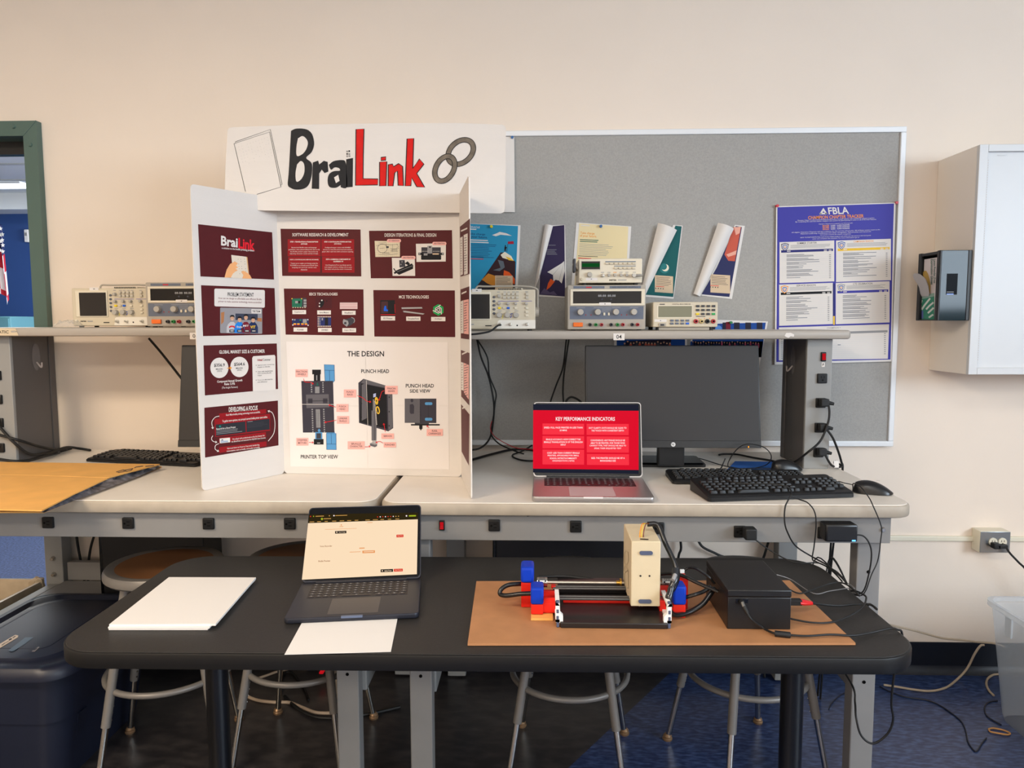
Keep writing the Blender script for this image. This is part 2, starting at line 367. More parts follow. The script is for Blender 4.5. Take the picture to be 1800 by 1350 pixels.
# ================================================================ work benches
ZB, ZT = .905, .757
outm = M('outlet_black', (20, 20, 21), .45, spec=.3); slotm = M('outlet_slot', (3, 3, 3), .7, spec=.1)
def outlet(parent, px, py, y, rot=False):
    p = W(px, py, y); o = MB(); w = .0165
    o.box((p.x-w, y-.008, p.z-w), (p.x+w, y+.002, p.z+w), outm, .003)
    d = Pn(o, (p.x, y-.008, p.z), (.001, 0, 0), (0, 0, -.001))
    if rot:
        d.rect(-6, -8, -4, -1, slotm, 1); d.rect(4, -8, 6, -1, slotm, 1); d.disc(0, 6, 3, slotm, 1)
    else:
        d.rect(-2, -6, 7, -4, slotm, 1); d.rect(-2, 4, 7, 6, slotm, 1); d.disc(-8, 0, 3, slotm, 1)
    o.build('outlet', parent)
def rocker(parent, px, py, y, w=.008, h=.0145, lit=True):
    p = W(px, py, y); o = MB(); o.box((p.x-w, y-.006, p.z-h), (p.x+w, y+.002, p.z+h), outm, .002); r = o.build('rocker_switch', parent)
    o = MB(); o.prism([(p.x-w*.6, y-.006, p.z-h*.7), (p.x-w*.6, y-.013, p.z-h*.6), (p.x-w*.6, y-.008, p.z), (p.x-w*.6, y-.010, p.z+h*.7), (p.x-w*.6, y-.005, p.z+h*.7)], (w*1.2, 0, 0), M('rocker_red', (215, 20, 32), .3, emit=.7))
    q = o.build('rocker', r); q['label'] = 'red lit rocker'
def bench(x0, x1, y0, dz, label, towers, name='workbench'):
    t = thing(name, label, 'workbench', (x0, y0, 0), 'steel electronics workbenches')
    o = MB(); o.slab(x0+.006, y0+.006, x1-.006, y0+.82, .05, ZB-.004, ZB-.0006, .0008, lam); top = o.build('worktop', t)
    o = MB(); o.slab(x0, y0, x1, y0+.826, .055, ZB-.038, ZB-.0016, .009, trimm); e = o.build('edge_band', top); e['label'] = 'worn beige edge band'
    o = MB(); ax0, ax1, ay = x0+.06, x1-.055, y0+.03
    o.box((ax0, ay, ZB-.116), (ax1, ay+.02, ZB-.038), steel, .002); o.box((ax0, ay+.02, ZB-.06), (ax0+.02, y0+.8, ZB-.038), steel); o.box((ax1-.02, ay+.02, ZB-.06), (ax1, y0+.8, ZB-.038), steel)
    o.build('apron', t)
    for lx in (x0+.072, x1-.136):
        o = MB(); o.box((lx, y0+.05, .006), (lx+.066, y0+.10, ZB-.06), steel, .004); o.cyl((lx+.033, y0+.051, .70), (lx+.033, y0+.0485, .70), .005, slotm, n=10)
        o.cyl((lx+.033, y0+.051, .375), (lx+.033, y0+.0485, .375), .005, slotm, n=10); o.box((lx+.01, y0+.06, 0), (lx+.056, y0+.09, .006), rubber)
        o.build('leg', t)
    for lx in (x0+.092, x1-.11):
        o = MB(); o.box((lx, y0+.78, .006), (lx+.072, y0+.84, ZB-.04), steeld, .003); o.box((lx+.01, y0+.79, 0), (lx+.06, y0+.83, .006), rubber); o.build('leg', t)
        o = MB(); o.box((lx+.012, y0+.10, .30), (lx+.052, y0+.78, .366), steeld, .003); o.build('side_brace', t)
        for zz in (.405, .47):
            o = MB(); o.cyl((lx+.035, y0+.78, zz), (lx+.035, y0+.768, zz), .011, chrome, .006, 12); o.build('bolt', t)
    o = MB(); o.box((x0+.175, y0+.79, .378), (x1-.11, y0+.82, .452), steel, .002); o.build('rear_beam', t)
    o = MB(); o.box((x0+.165, y0+.612, .366), (x1-.06, y0+.79, .377), steel, .002); o.build('lower_shelf', t)
    # riser with two posts and an upper shelf
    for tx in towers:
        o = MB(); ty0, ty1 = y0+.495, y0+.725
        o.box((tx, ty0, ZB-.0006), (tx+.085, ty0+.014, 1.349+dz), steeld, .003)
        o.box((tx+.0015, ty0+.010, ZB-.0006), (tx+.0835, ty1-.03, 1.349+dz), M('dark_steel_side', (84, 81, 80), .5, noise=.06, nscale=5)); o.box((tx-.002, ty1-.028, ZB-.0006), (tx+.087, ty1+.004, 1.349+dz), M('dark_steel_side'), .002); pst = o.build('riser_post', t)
        o = MB(); ins = tx if tx > (x0+x1)/2 else tx+.085; sg = -1 if tx > (x0+x1)/2 else 1
        o.add([Vector((ins+sg*.0012, ty0+.13+.022*math.cos(a*.3142), 1.27+dz+.05*math.sin(a*.3142))) for a in range(20)], [list(range(20))], M('clear_hook', (170, 166, 166), .25, alpha=.28))
        o.tube([(ins+sg*.002, ty0+.13, 1.25+dz), (ins+sg*.02, ty0+.128, 1.232+dz), (ins+sg*.024, ty0+.126, 1.25+dz)], .003, M('clear_hook_arm', (190, 180, 176), .2, alpha=.55), 6)
        o.build('adhesive_hook', pst)
    o = MB(); o.slab(x0+.01, y0+.445, x1-.005, y0+.765, .014, 1.349+dz, 1.3785+dz, .008, M('shelf_edge', (168, 160, 150), .42), M('shelf_top', (190, 184, 174), .4))
    sh = o.build('upper_shelf', t)
    return t, sh
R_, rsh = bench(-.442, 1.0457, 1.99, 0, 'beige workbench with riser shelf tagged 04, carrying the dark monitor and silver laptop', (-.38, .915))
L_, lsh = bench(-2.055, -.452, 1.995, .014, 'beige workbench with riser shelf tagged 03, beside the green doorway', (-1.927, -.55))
AYR, AYL = 2.02, 2.025
for px, py in ((86, 918), (226.5, 919), (367.5, 920), (510, 920)): outlet(L_, px, py, AYL)
for px, py in ((869, 923), (1012, 925), (1157, 928), (1300, 934), (1447, 936)): outlet(R_, px, py, AYR)
rocker(R_, 777, 923, AYR)
p = W(1551.5, 931, AYR); b = MB(); b.cyl(p, p+Vector((0, -.006, 0)), .008, chrome, .005, 14); b.build('bolt', R_)
TY = 2.485
for py, px in ((665, 1444.5), (708, 1442), (751.5, 1440), (795, 1438)): outlet(R_, px, py, TY, True)
rocker(R_, 1447, 627, TY, .0085, .0155)
def sticker(parent, px, py, w, h, y, text, name='label_tag', tm=None, bold=.01):
    p = W(px, py, y); o = MB(); d = Pn(o, (p.x, y, p.z), (.001, 0, 0), (0, 0, -.001)); d.rect(-w/2, -h/2, w/2, h/2, pwhite, 1)
    if text: d.txt(text, -w*.24, -h*.3, w*.24, h*.3, tm or pblack, 2, bold)
    q = o.build(name, parent); q['label'] = 'white tag reading '+text if text else 'small white tag'
sticker(R_, 1447, 641, 10, 15, TY, 'F', bold=.03)
sticker(rsh, 1088, 592, 37, 22.5, 1.99+.445, '04'); sticker(lsh, 343.5, 590.5, 38, 22.5, 1.995+.445, '03')
for py, px in ((660, 0), (702, 2), (743, 4), (787, 6)): outlet(L_, px-5, py, TY+.005, True)
# torn stickers on the shelf edges
p = [W(x, y, 2.434) for x, y in ((1379, 590), (1382, 585.2), (1390, 585), (1396, 588), (1395.5, 592), (1390, 591), (1386, 594), (1381, 592))]
b = MB(); b.add(p, [list(range(8))], pwhite); b.build('torn_sticker', rsh)
b = MB(); d = Fr(b, (0, 2.439, 0), (0, -1, 0), 0, 560, 11.25); d.poly([(-200, 190), (310, 195), (370, 335), (-200, 335)], M('tape_tan', (208, 190, 160), .5), 1); d.txt('ATIC', -30, 235, 175, 295, pblack, 2); d.line([(215, 250), (300, 245), (335, 262), (225, 268)], 12, pgrey, 2); q = b.build('torn_tape', lsh); q['label'] = 'torn tan tape with lettering'
# scuffs on bench edges
b = MB(); d = Fr(b, (0, 1.9895, 0), (0, -1, 0))
for x, y, w, h in ((322, 884.5, 3, 1.2), (334.5, 885.5, 2, 1.5), (318, 883, 1.5, 1)): d.rect(x, y, x+w, y+h, black, 1)
b = MB(); d = Fr(b, (0, AYR, 0), (0, -1, 0)); d.poly([(924, 905), (930, 903), (934, 906), (927, 908)], black, 1); d.rect(926, 898, 928.5, 900, black, 1); b.build('scuff_mark', R_)
# ================================================================ tri-fold display board
cardw = M('board_white', (220, 214, 208), .75, noise=.012, nscale=3, bump=.12, bscale=60, stretch=(1, 1, 14))
bA, bB, bC, bD = Vector((-1.0004, 2.1166, ZB)), Vector((-.8414, 2.3744, ZB)), Vector((-.2429, 2.3333, ZB)), Vector((-.1843, 2.03, ZB))
UP = Vector((0, 0, 1)); BH = W(335, 323, 2.1166).z-ZB
tri = thing('display_board', 'white tri-fold display board with maroon printed slides, standing across both workbenches', 'display board', (-.55, 2.33, ZB))
def panel(p, q, name, hole=0):
    n = (q-p).cross(UP).normalized()
    if n.dot(E0-p) < 0: n = -n
    o = MB(); u = (q-p).normalized(); L = (q-p).length
    P = [p+u*a+UP*c for a, c in rr(0, 0, L, BH, .012, 4)]
    o.prism(P, -n*.004, cardw); return o.build(name, tri), n
cpan, cn = panel(bB, bC, 'center_panel'); lpan, ln = panel(bA, bB, 'side_panel'); rpan, rn = panel(bC, bD, 'side_panel')
HY = 2.312; hn = Vector((0, -1, 0)); o = MB()
hp = [W(320/1+x/3, 190+y/3, HY) for x, y in [(240, 118), (246, 106), (262, 101), (600, 88), (1100, 79), (1470, 79), (1690, 88), (1704, 96), (1708, 112), (1706, 320), (1702, 530), (1697, 548), (1680, 556), (1455, 552), (440, 540), (232, 530), (224, 515), (228, 330)]]
o.prism(hp, (0, .004, 0), cardw); head = o.build('header_panel', tri)
o = MB(); d = Fr(o, (0, HY, 0), hn, 320, 190, 3); ink = M('ink_charcoal', (27, 29, 34), .5, noise=.25, nscale=60); rink = M('ink_red', (205, 16, 14), .5, noise=.08, nscale=60); pen = M('ink_black', (24, 24, 28), .5)
sm = lambda P: [(p.x, p.y) for p in smooth_path([(x, y, 0) for x, y in P+P[:1]], 4)[:-1]]
d.poly(sm([(575,120),(600,109),(640,109),(668,118),(688,142),(697,190),(684,232),(655,262),(680,285),(687,310),(683,360),(668,405),(640,426),(600,430),(575,422),(558,405),(562,350),(568,250)]), ink, 1)
d.poly(sm([(612,160),(635,148),(655,162),(664,185),(655,218),(635,243),(606,252),(604,205)]), cardw, 2); d.poly(sm([(607,298),(625,280),(640,288),(646,310),(644,345),(628,376),(604,388),(599,345)]), cardw, 2)
d.poly([(690,287),(718,277),(724,297),(748,278),(768,284),(772,335),(752,343),(737,325),(724,345),(723,427),(684,425)], ink, 1)
d.poly(sm([(774,300),(800,280),(845,274),(862,284),(868,330),(870,416),(839,418),(836,407),(812,420),(778,416),(768,385),(775,350),(800,333),(832,330),(828,317),(805,313),(786,325)]), ink, 1); d.poly([(802,366),(824,352),(831,384),(812,396)], cardw, 2)
d.poly([(866,270),(902,263),(900,416),(866,418)], ink, 1)
for i, (x, y, f) in enumerate(((867,225,0),(878,223,1),(867,238,1),(878,238,0),(867,250,0),(879,249,0))):
    d.rect(x, y, x+8, y+8, ink, 1)
    if not f: d.rect(x+2, y+2, x+6, y+6, cardw, 2)
for pts in ([(918,112),(960,110),(956,250),(955,372),(1033,374),(1032,405),(915,408)], [(1042,285),(1080,282),(1076,410),(1042,411)], [(1050,260),(1075,257),(1074,275),(1050,277)], [(1088,298),(1110,295),(1116,309),(1142,293),(1164,308),(1168,410),(1140,408),(1136,332),(1122,342),(1113,411),(1087,411)], [(1187,162),(1222,160),(1217,318),(1252,268),(1276,296),(1238,345),(1280,418),(1238,415),(1212,368),(1207,410),(1177,411)]):
    d.poly(pts, rink, 1); d.line(pts, 5, pen, 2, True)
q = o.build('header_lettering', head); q['label'] = 'hand-drawn charcoal and red project title'
o = MB(); d = Fr(o, (0, HY, 0), hn, 320, 190, 3); taupe = M('ink_taupe', (112, 102, 90), .6, noise=.3, nscale=50)
d.ellipse(1470, 232, 75, 55, -42, 24, taupe, 1); d.ellipse(1470, 232, 88, 67, -42, 3.5, pen, 2); d.ellipse(1470, 232, 62, 42, -42, 3.5, pen, 2)
d.ellipse(1386, 320, 70, 47, -62, 24, taupe, 3); d.ellipse(1386, 320, 83, 59, -62, 3.5, pen, 4); d.ellipse(1386, 320, 57, 34, -62, 3.5, pen, 4)
q = o.build('chain_drawing', head); q['label'] = 'two linked brown chain rings'
o = MB(); d = Fr(o, (0, HY, 0), hn, 320, 190, 3)
d.line([(335,440),(275,187),(462,126),(522,416),(395,455)], 2.4, pen, 1); d.line([(283,186),(281,178),(466,113),(528,402),(521,406)], 2.2, pen, 1)
for i in range(7):
    for j in range(11):
        x, y = 300+j*15+i*4, 205+i*16-j*5
        if random.random() < .6: d.disc(x, y, 1.1, pgrey, 1, n=6)
o.build('paper_drawing', head)
# ---- printed slides
def slide(parent, p, n, crop, quad, paint, bg=maroon, edge=1.2):
    o = MB(); d = Fr(o, p, n, *crop); cx = sum(q[0] for q in quad)/4; cy = sum(q[1] for q in quad)/4; e = edge*crop[2]
    d.poly([(x+(e if x > cx else -e)*.8, y+(e if y > cy else -e)*.8) for x, y in quad], pwhite, 0); d.poly(quad, bg, 1); paint(d); return o.build('printed_slide', parent)
CL = (340, 380, 3.068)
def s1(d):
    d.txt('Brai', 148, 105, 238, 158, pwhite, 2, .03, .14); d.txt('Link', 242, 117, 330, 173, M('print_logo_red', (226, 32, 48), .5), 2, .03, .14)
    d.txt('a solution to the braille printing problem', 152, 166, 327, 179, pwhite, 2, .02, .085)
    d.poly([(203,209),(284,219),(298,333),(215,335)], M('print_cream', (226, 214, 196), .6), 2); d.poly([(284,219),(290,222),(300,325),(296,333)], M('print_sand', (226, 178, 120), .6), 2)
    for i in range(7):
        for j in range(4):
            if (i*3+j*5) % 4: d.disc(220+j*17+i*1.5+(j % 2)*3, 232+i*13, 1.6, pdark, 3, n=6)
    hnd = M('print_hand', (240, 176, 120), .6)
    d.poly([(166,331),(178,288),(196,258),(222,244),(238,254),(228,268),(240,276),(226,284),(238,292),(222,300),(202,331)], hnd, 4); d.poly([(256,300),(268,294),(284,302),(304,318),(314,338),(262,336),(268,318)], hnd, 4); d.poly([(200,331),(214,306),(232,310),(236,336)], M('print_cream'), 5)
def s2(d):
    d.rrect(112, 390, 384, 486, 8, pwhite, 2, .03); d.txt('PROBLEM STATEMENT', 183, 411, 324, 432, pblack, 3, .012, .02)
    d.para(['How can we design an affordable and efficient Braille', 'printer to make assistive technology more accessible?'], 250, 440, 13, 17, 4.4, M('print_text_maroon', (120, 52, 56), .6), 3, .004, .03)
    d.rrect(143, 493, 370, 630, 5, pgrey, 2, .02); d.rrect(146, 496, 367, 627, 4, M('print_room', (150, 148, 152), .6), 3, .02); d.poly([(147,520),(166,515),(162,570),(148,585)], M('print_wood', (178, 120, 78), .6), 4)
    d.poly([(225,525),(345,528),(345,560),(225,560)], M('print_window', (60, 66, 84), .6), 4); d.poly([(340,548),(367,550),(367,570),(340,566)], M('print_wood'), 4)
    for cx, hy, sh, t, tc in ((207, 552, M('print_shirt_grey', (196, 194, 196), .6), '', None), (247, 560, M('print_shirt_blue', (34, 130, 220), .6), 'Duke', pwhite), (281, 548, M('print_shirt_maroon', (124, 34, 48), .6), 'MIT', pwhite), (320, 562, M('print_shirt_navy', (34, 50, 90), .6), '', None)):
        w = 24 if cx != 281 else 22
        d.poly([(cx-w*1.25,629),(cx-w*1.2,598),(cx-w*.9,582),(cx-8,570),(cx+8,570),(cx+w*.8,582),(cx+w*1.1,600),(cx+w*1.1,631)], sh, 5+(cx == 281 or cx == 247))
        d.disc(cx, hy-1, 10, skin, 7, 13); d.poly([(cx-11,hy-3),(cx-12,hy-14),(cx-5,hy-19),(cx+6,hy-19),(cx+12,hy-13),(cx+11,hy-3),(cx+7,hy-10),(cx-7,hy-10)], pblack, 8)
        d.line([(cx-4, hy+5), (cx, hy+7), (cx+4, hy+5)], 1.4, pwhite, 8)
        if t: d.txt(t, cx-16, 592-6*(t == 'MIT'), cx+15, 604-6*(t == 'MIT')-2, tc, 9, .03)
    d.line([(190,600),(200,594),(212,594),(222,600)], 7, pred, 8); d.txt('VIT', 304, 590, 332, 606, pyellow, 9, .03)
    for x in (191, 233, 272, 309): d.rrect(x, 612, x+28, 626, 2, pdark, 10, .02); d.bars(x+5, 617, x+22, 1, 3, 4, pwhite, 11, lo=1)
    d.rect(311, 501, 364, 524, pwhite, 5, .03); d.txt('THE TEAM', 316, 507, 358, 518, pblack, 6, .02, .03)
def s3(d):
    d.txt('GLOBAL MARKET SIZE & CUSTOMER', 138, 723, 384, 742, pwhite, 2, .02, -.02)
    for cx, cy, a, b2, c2 in ((139, 818, '$356.9', 'MILLION', '(2023)'), (247, 813, '$564.6', 'MILLION', '(2033 EST.)')):
        d.disc(cx, cy, 49, pwhite, 2, 55, 32); d.txt(a, cx-29, cy-23, cx+29, cy-3, pblack, 3, .016, -.04); d.txt(b2, cx-19, cy+3, cx+17, cy+11, pblack, 3, .02, -.03); d.txt(c2, cx-13, cy+14, cx+13, cy+23, pblack, 3, .01, -.03)
    d.arrow([(180, 820), (203, 818)], 4, porange, 3, 8)
    d.txt('Compound Annual Growth', 127, 886, 263, 902, pwhite, 2, .025, -.06); d.txt('Rate: 5.9%', 166, 899, 223, 912, pwhite, 2, .025, -.05); d.txt('(The Insight Partners)', 153, 920, 238, 933, pwhite, 2, .004, -.05)
    d.poly([(316,765),(322,755),(436,748),(441,756),(443,936),(320,946)], pwhite, 2); d.txt('Ideal', 344, 769, 371, 781, M('print_text_red', (150, 30, 40), .6), 3, .03, -.02); d.txt('Customer', 374, 767, 415, 780, pblack, 3, .006, -.02)
    for y, rows in ((800, ['Sighted users converting', 'English to Braille']), (834, ['Users with handwritten', 'text needing Braille', 'output']), (880, ['Focus on affordability', 'and efficiency'])):
        d.disc(337, y+4, 2, pblack, 3, n=8); d.para(rows, 390, y-2, 8, 11, 3.7, pblack, 3, .002, -.06, left=345)
def s4(d):
    d.txt('DEVELOPING A FOCUS', 190, 1030, 345, 1056, pwhite, 2, .025, -.06)
    d.poly([(138,1064),(391,1040),(391,1064),(138,1090)], red, 2); d.txt('Goal: Make braille printing technology more accessible.', 174, 1067, 359, 1080, pwhite, 3, .016, -.09)
    d.poly([(112,1093),(412,1066),(413,1157),(116,1190)], red, 2); d.txt('To gather more opinions, we surveyed current braille printer users online.', 155, 1100, 398, 1115, pwhite, 3, .016, -.1)
    gk = M('print_screen_grey', (42, 44, 52), .5); d.poly([(119,1124),(279,1107),(281,1166),(121,1186)], gk, 3); d.poly([(284,1106),(409,1092),(410,1150),(286,1165)], gk, 3)
    d.disc(142, 1134, 6, M('print_screen_teal', (24, 120, 110), .5), 4); d.txt('Research for a School Project', 122, 1143, 226, 1156, pwhite, 4, .02, -.11); d.bars(122, 1158, 270, 3, 8, 2.5, pgrey, 4, -.11, .75); d.bars(290, 1108, 340, 1, 8, 2.5, pgrey, 4, -.11, .5); d.bars(290, 1118, 402, 4, 7, 2, pdark, 4, -.11, .7)
    d.poly([(138,1196),(390,1164),(390,1190),(138,1226)], red, 2); d.poly([(140,1199),(196,1194),(197,1219),(141,1225)], pwhite, 3); d.poly([(146,1210),(154,1203),(161,1209)], pnavy, 4); d.bars(146, 1213, 190, 2, 5, 2.5, pblue, 4, -.08, .8)
    d.para(['We talked with professionals at the Art Center for', 'the Blind/Deaf, and attended the NJCIDE State Summit.'], 296, 1188, 11, 13, 3.5, pwhite, 3, .012, -.12)
    d.poly([(138,1246),(393,1214),(393,1240),(138,1277)], red, 2); d.para(['Narrowed down our focus to 3 key tools: handwriting', 'transcription, text to braille, and audio to braille.'], 268, 1238, 11, 14, 3.4, pwhite, 3, .012, -.12)
    for pts in ([(138,1078),(115,1085),(98,1110),(103,1145)], [(103,1183),(96,1200),(105,1214),(124,1219)], [(136,1226),(118,1236),(116,1256),(134,1268)], [(402,1213),(432,1170),(438,1110),(425,1062),(402,1050)]): d.arrow(pts, 3.4, pwhite, 4, 7)
slide(lpan, bA, ln, CL, [(24,43),(424,87),(434,342),(37,325)], s1); slide(lpan, bA, ln, CL, [(40,372),(437,388),(446,639),(51,647)], s2)
slide(lpan, bA, ln, CL, [(53,697),(449,686),(456,932),(61,967)], s3); slide(lpan, bA, ln, CL, [(58,1033),(455,994),(458,1236),(62,1302)], s4)
CC = (490, 380, 5.294)
def c1(d):
    d.txt('SOFTWARE RESEARCH & DEVELOPMENT', 127, 158, 649, 188, pwhite, 2, .012)
    for x0, y0, x1, y1, hd, bd in ((84,215,390,374, ['STEP 1: TRANSLATION & TRANSCRIPTION', 'SOFTWARE'], ['Researched Braille rules and language', 'guidelines, then patternalized the text to fit', "the Braille printer's paper dimensions by", 'adjusting character count and line breaks.']),
        (398,215,702,374, ['STEP 3: CONTROLLING STEPPER MOTORS', '(DRV8825)'], ['Configured stepper motors with DRV8825', 'drivers to reset the print head and advance', 'paper after each line with consistent spacing.']),
        (90,382,386,522, ['STEP 2: CONTROLLING SERVOS (PCA9685)'], ['Tested servo angles and timing using the', 'PCA9685 to accurately punch Braille dots,', 'assigning one servo per dot for each', 'character.']),
        (404,378,706,526, ['STEP 4: COMBINING COMPONENTS W/', 'RASPBERRY PI'], ['Used Raspberry Pi to coordinate servos', 'and stepper motors, writing code to sync', 'text input with precise motor movements.'])):
        d.rect(x0, y0, x1, y1, red, 2); cx = (x0+x1)/2; yy = y0+18 if y0 > 300 or len(hd) > 1 else y0+18
        d.para(hd, cx, yy, 12, 20, 7.4, pwhite, 3, .03); d.para(bd, cx, yy+20*len(hd)+14, 13, 19, 6.3, pwhite, 3, .002)
def c2(d):
    d.txt('DESIGN ITERATIONS & FINAL DESIGN', 986, 160, 1466, 192, pwhite, 2, .012)
    cream = M('print_graph_paper', (222, 210, 182), .6); d.poly([(893,230),(1128,234),(1128,378),(900,380)], cream, 2)
    for i in range(12): d.line([(905+i*19, 234), (909+i*19, 377)], .9, M('print_graph_line', (186, 178, 156), .6), 3)
    for i in range(8): d.line([(899, 242+i*19), (1128, 245+i*19)], .9, M('print_graph_line'), 3)
    d.ellipse(965, 300, 45, 40, 0, 3, pdark, 4)
    for pts in ([(908,275),(960,262),(1040,268),(1110,262)], [(930,250),(1000,248),(1005,280),(1020,290)], [(1040,300),(1085,305),(1118,300)], [(940,300),(985,296)], [(930,355),(1000,362),(1110,350)], [(1060,262),(1060,330),(1110,328)], [(1100,260),(1115,285),(1095,300)]): d.line(pts, 2.2, pdark, 4)
    d.rect(1000, 280, 1025, 296, pdark, 4); d.bars(1045, 310, 1110, 3, 9, 2.5, pdark, 4); d.bars(965, 338, 1060, 2, 9, 2.5, pdark, 4)
    d.poly([(1053,388),(1266,388),(1270,556),(1060,556)], pwhite, 2)
    d.poly([(1065,488),(1075,484),(1090,508),(1240,440),(1252,458),(1250,490),(1120,546),(1098,530),(1078,538),(1070,524),(1085,516)], pblack, 3); d.poly([(1122,410),(1172,408),(1180,470),(1125,478)], pdark, 3); d.poly([(1172,440),(1200,420),(1222,442),(1210,460)], pblack, 3); d.line([(1100,520),(1245,462)], 3, pgrey, 4); d.disc(1148, 425, 6, pgrey, 4); d.disc(1138, 450, 6, pgrey, 4)
    d.poly([(1277,258),(1556,252),(1554,422),(1282,426)], pwhite, 2)
    d.rect(1328, 290, 1508, 350, pdark, 3); d.rect(1300, 340, 1536, 362, pblack, 3); d.rrect(1325, 362, 1512, 406, 8, pblack, 3); d.rect(1384, 276, 1428, 348, pgrey, 4); d.disc(1408, 288, 8, pblack, 5); d.rect(1350, 346, 1385, 366, pgrey, 4); d.rect(1432, 346, 1490, 358, tan, 4)
    for x in (1334, 1436):
        for i in range(6): d.rect(x+i*11, 325, x+5+i*11, 330, pwhite, 4)
    for x in (1312, 1526): d.disc(x, 350, 8, pgrey, 4)
    for x0, y0, t in ((1008, 213, '1ST ITERATION'), (1142, 370, '2ND ITERATION'), (1430, 239, '3RD ITERATION')): d.rrect(x0, y0, x0+131, y0+32, 15, pink, 4); d.txt(t, x0+16, y0+9, x0+114, y0+22, pdark, 5, .01)
CE = (480, 500, 10)
def c3(d):
    d.txt('EECS TECHOLOGIES', 640, 146, 1135, 194, pwhite, 2, .016)
    for x, y, t in ((342,450,'Raspberry Pi'), (778,456,'Servo Motors'), (1212,462,'Breadboard'), (362,758,'PCA9685'), (792,764,'DRV8825'), (1220,768,'Stepper Motors')): d.rect(x, y, x+240, y+72, pwhite, 2); w = 9*len(t)+40; d.txt(t, x+120-w*.55, y+22, x+120+w*.55, y+50, pdark, 3, .012)
    d.poly([(330,240),(585,236),(592,414),(334,410)], pdark, 2); d.poly([(335,255),(515,250),(505,395),(338,400)], M('print_board_green', (34, 112, 84), .6), 3); d.rect(392, 290, 440, 332, pgrey, 4); d.rect(445, 288, 480, 335, pblack, 4)
    for x in (335, 505): d.disc(x, 250, 10, pyellow, 4)
    for i in range(3): d.rect(540, 265+i*48, 590, 300+i*48, pgrey, 4)
    for i in range(6): d.rect(345+i*42, 398, 365+i*42, 414, tan, 4)
    for i in range(3): d.rect(350+i*50, 350, 380+i*50, 372, pteal, 4)
    d.poly([(745,220),(1035,222),(1035,420),(750,418)], M('print_dark_maroon', (74, 26, 32), .6), 2); d.poly([(840,265),(870,262),(905,300),(890,360),(850,410),(805,395),(820,330)], pblack, 3); d.disc(860, 280, 13, pwhite, 4); d.disc(820, 332, 12, pwhite, 4); d.disc(818, 384, 13, pwhite, 4); d.disc(945, 292, 11, pblack, 3)
    d.rect(1175, 318, 1485, 432, M('print_breadboard', (216, 188, 188), .6), 2)
    for y in (346, 386, 400): d.rect(1180, y, 1480, y+4, M('print_rose', (190, 120, 124), .6), 3)
    d.poly([(336,606),(628,604),(628,724),(340,726)], pnavy, 2)
    for x, y in ((346,618),(614,620),(350,714),(618,718)): d.disc(x, y, 11, pwhite, 3)
    d.disc(384, 622, 14, pgrey, 3); d.rect(465, 612, 498, 640, M('print_board_green'), 3); d.rect(525, 610, 595, 676, pgrey, 3); d.rect(470, 645, 495, 680, pblack, 3)
    for x in (362, 424, 496, 558): d.rect(x, 684, x+46, 700, pyellow, 3); d.rect(x, 699, x+46, 712, M('print_hot_orange', (240, 90, 30), .6), 3)
    d.rect(780, 556, 1022, 748, M('print_board_blue', (40, 48, 104), .6), 2); d.rect(912, 580, 968, 720, pblack, 3); d.rect(856, 590, 880, 630, pgrey, 3); d.rect(850, 640, 884, 680, pnavy, 3)
    for i in range(8): d.rect(786+i*30, 558, 806+i*30, 578, tan, 3); d.rect(786+i*30, 726, 806+i*30, 746, tan, 3)
    for i in range(5): d.rect(788, 590+i*27, 806, 606+i*27, tan, 3); d.rect(815, 590+i*27, 835, 606+i*27, pgrey, 3)
    d.poly([(1250,620),(1380,580),(1420,600),(1430,670),(1330,740),(1290,690)], pdark, 2); d.poly([(1240,608),(1320,640),(1330,690),(1300,746),(1232,690),(1228,650)], pgrey, 3); d.disc(1272, 680, 22, pdark, 4); d.line([(1378,578),(1425,600),(1436,640),(1420,675)], 12, pgrey, 3)
CM = (650, 390, 6.4267)
def c4(d):
    d.txt('MCE TECHNOLOGIES', 330, 830, 668, 866, pwhite, 2, .016)
    d.poly([(120,886),(282,884),(290,1045),(122,1048)], pblack, 2); d.poly([(128,900),(205,898),(208,1030),(130,1034)], M('print_printer_inside', (70, 40, 44), .5), 3); d.line([(124,1046),(290,1047)], 6, pred, 4); d.line([(284,930),(287,1030)], 4, pred, 4); d.poly([(160,980),(170,948),(186,950),(190,985),(208,995),(206,1010),(160,1008)], M('print_cobalt', (24, 96, 220), .6), 4)
    d.poly([(358,966),(590,962),(597,980),(362,986)], pgrey, 2); d.poly([(374,1004),(400,1004),(622,1036),(600,1048),(384,1022)], pgrey, 2); d.line([(362,976),(590,970)], 3, pwhite, 3); d.line([(390,1012),(610,1042)], 3, pwhite, 3)
    cx, cy = 775, 995; gm = M('print_hex_green', (30, 160, 84), .6)
    hx = lambda r, a0=0: [(cx+r*math.sin(math.radians(60*i+a0)), cy-r*math.cos(math.radians(60*i+a0))) for i in range(6)]
    d.poly(hx(66), gm, 2); d.poly(hx(42), pwhite, 3); d.poly(hx(32), pblack, 4); d.poly(hx(22), pwhite, 5); d.poly(hx(12), pblack, 6)
    for a in (0, 120, 240):
        q = math.radians(a); d.line([(cx+36*math.sin(q), cy-36*math.cos(q)), (cx+62*math.sin(q+.42), cy-62*math.cos(q+.42))], 10, pwhite, 5)
        d.line([(cx+20*math.sin(q+.5), cy-20*math.cos(q+.5)), (cx+36*math.sin(q+.9), cy-36*math.cos(q+.9))], 6, pwhite, 6)
    for x, y, t in ((126,1066,'3D Printer'), (412,1070,'Threaded Rods'), (694,1074,'OnShape')): d.rect(x, y, x+161, y+48, pwhite, 2); w = 7.2*len(t)+24; d.txt(t, x+80-w*.55, y+14, x+80+w*.55, y+33, pdark, 3, .012)
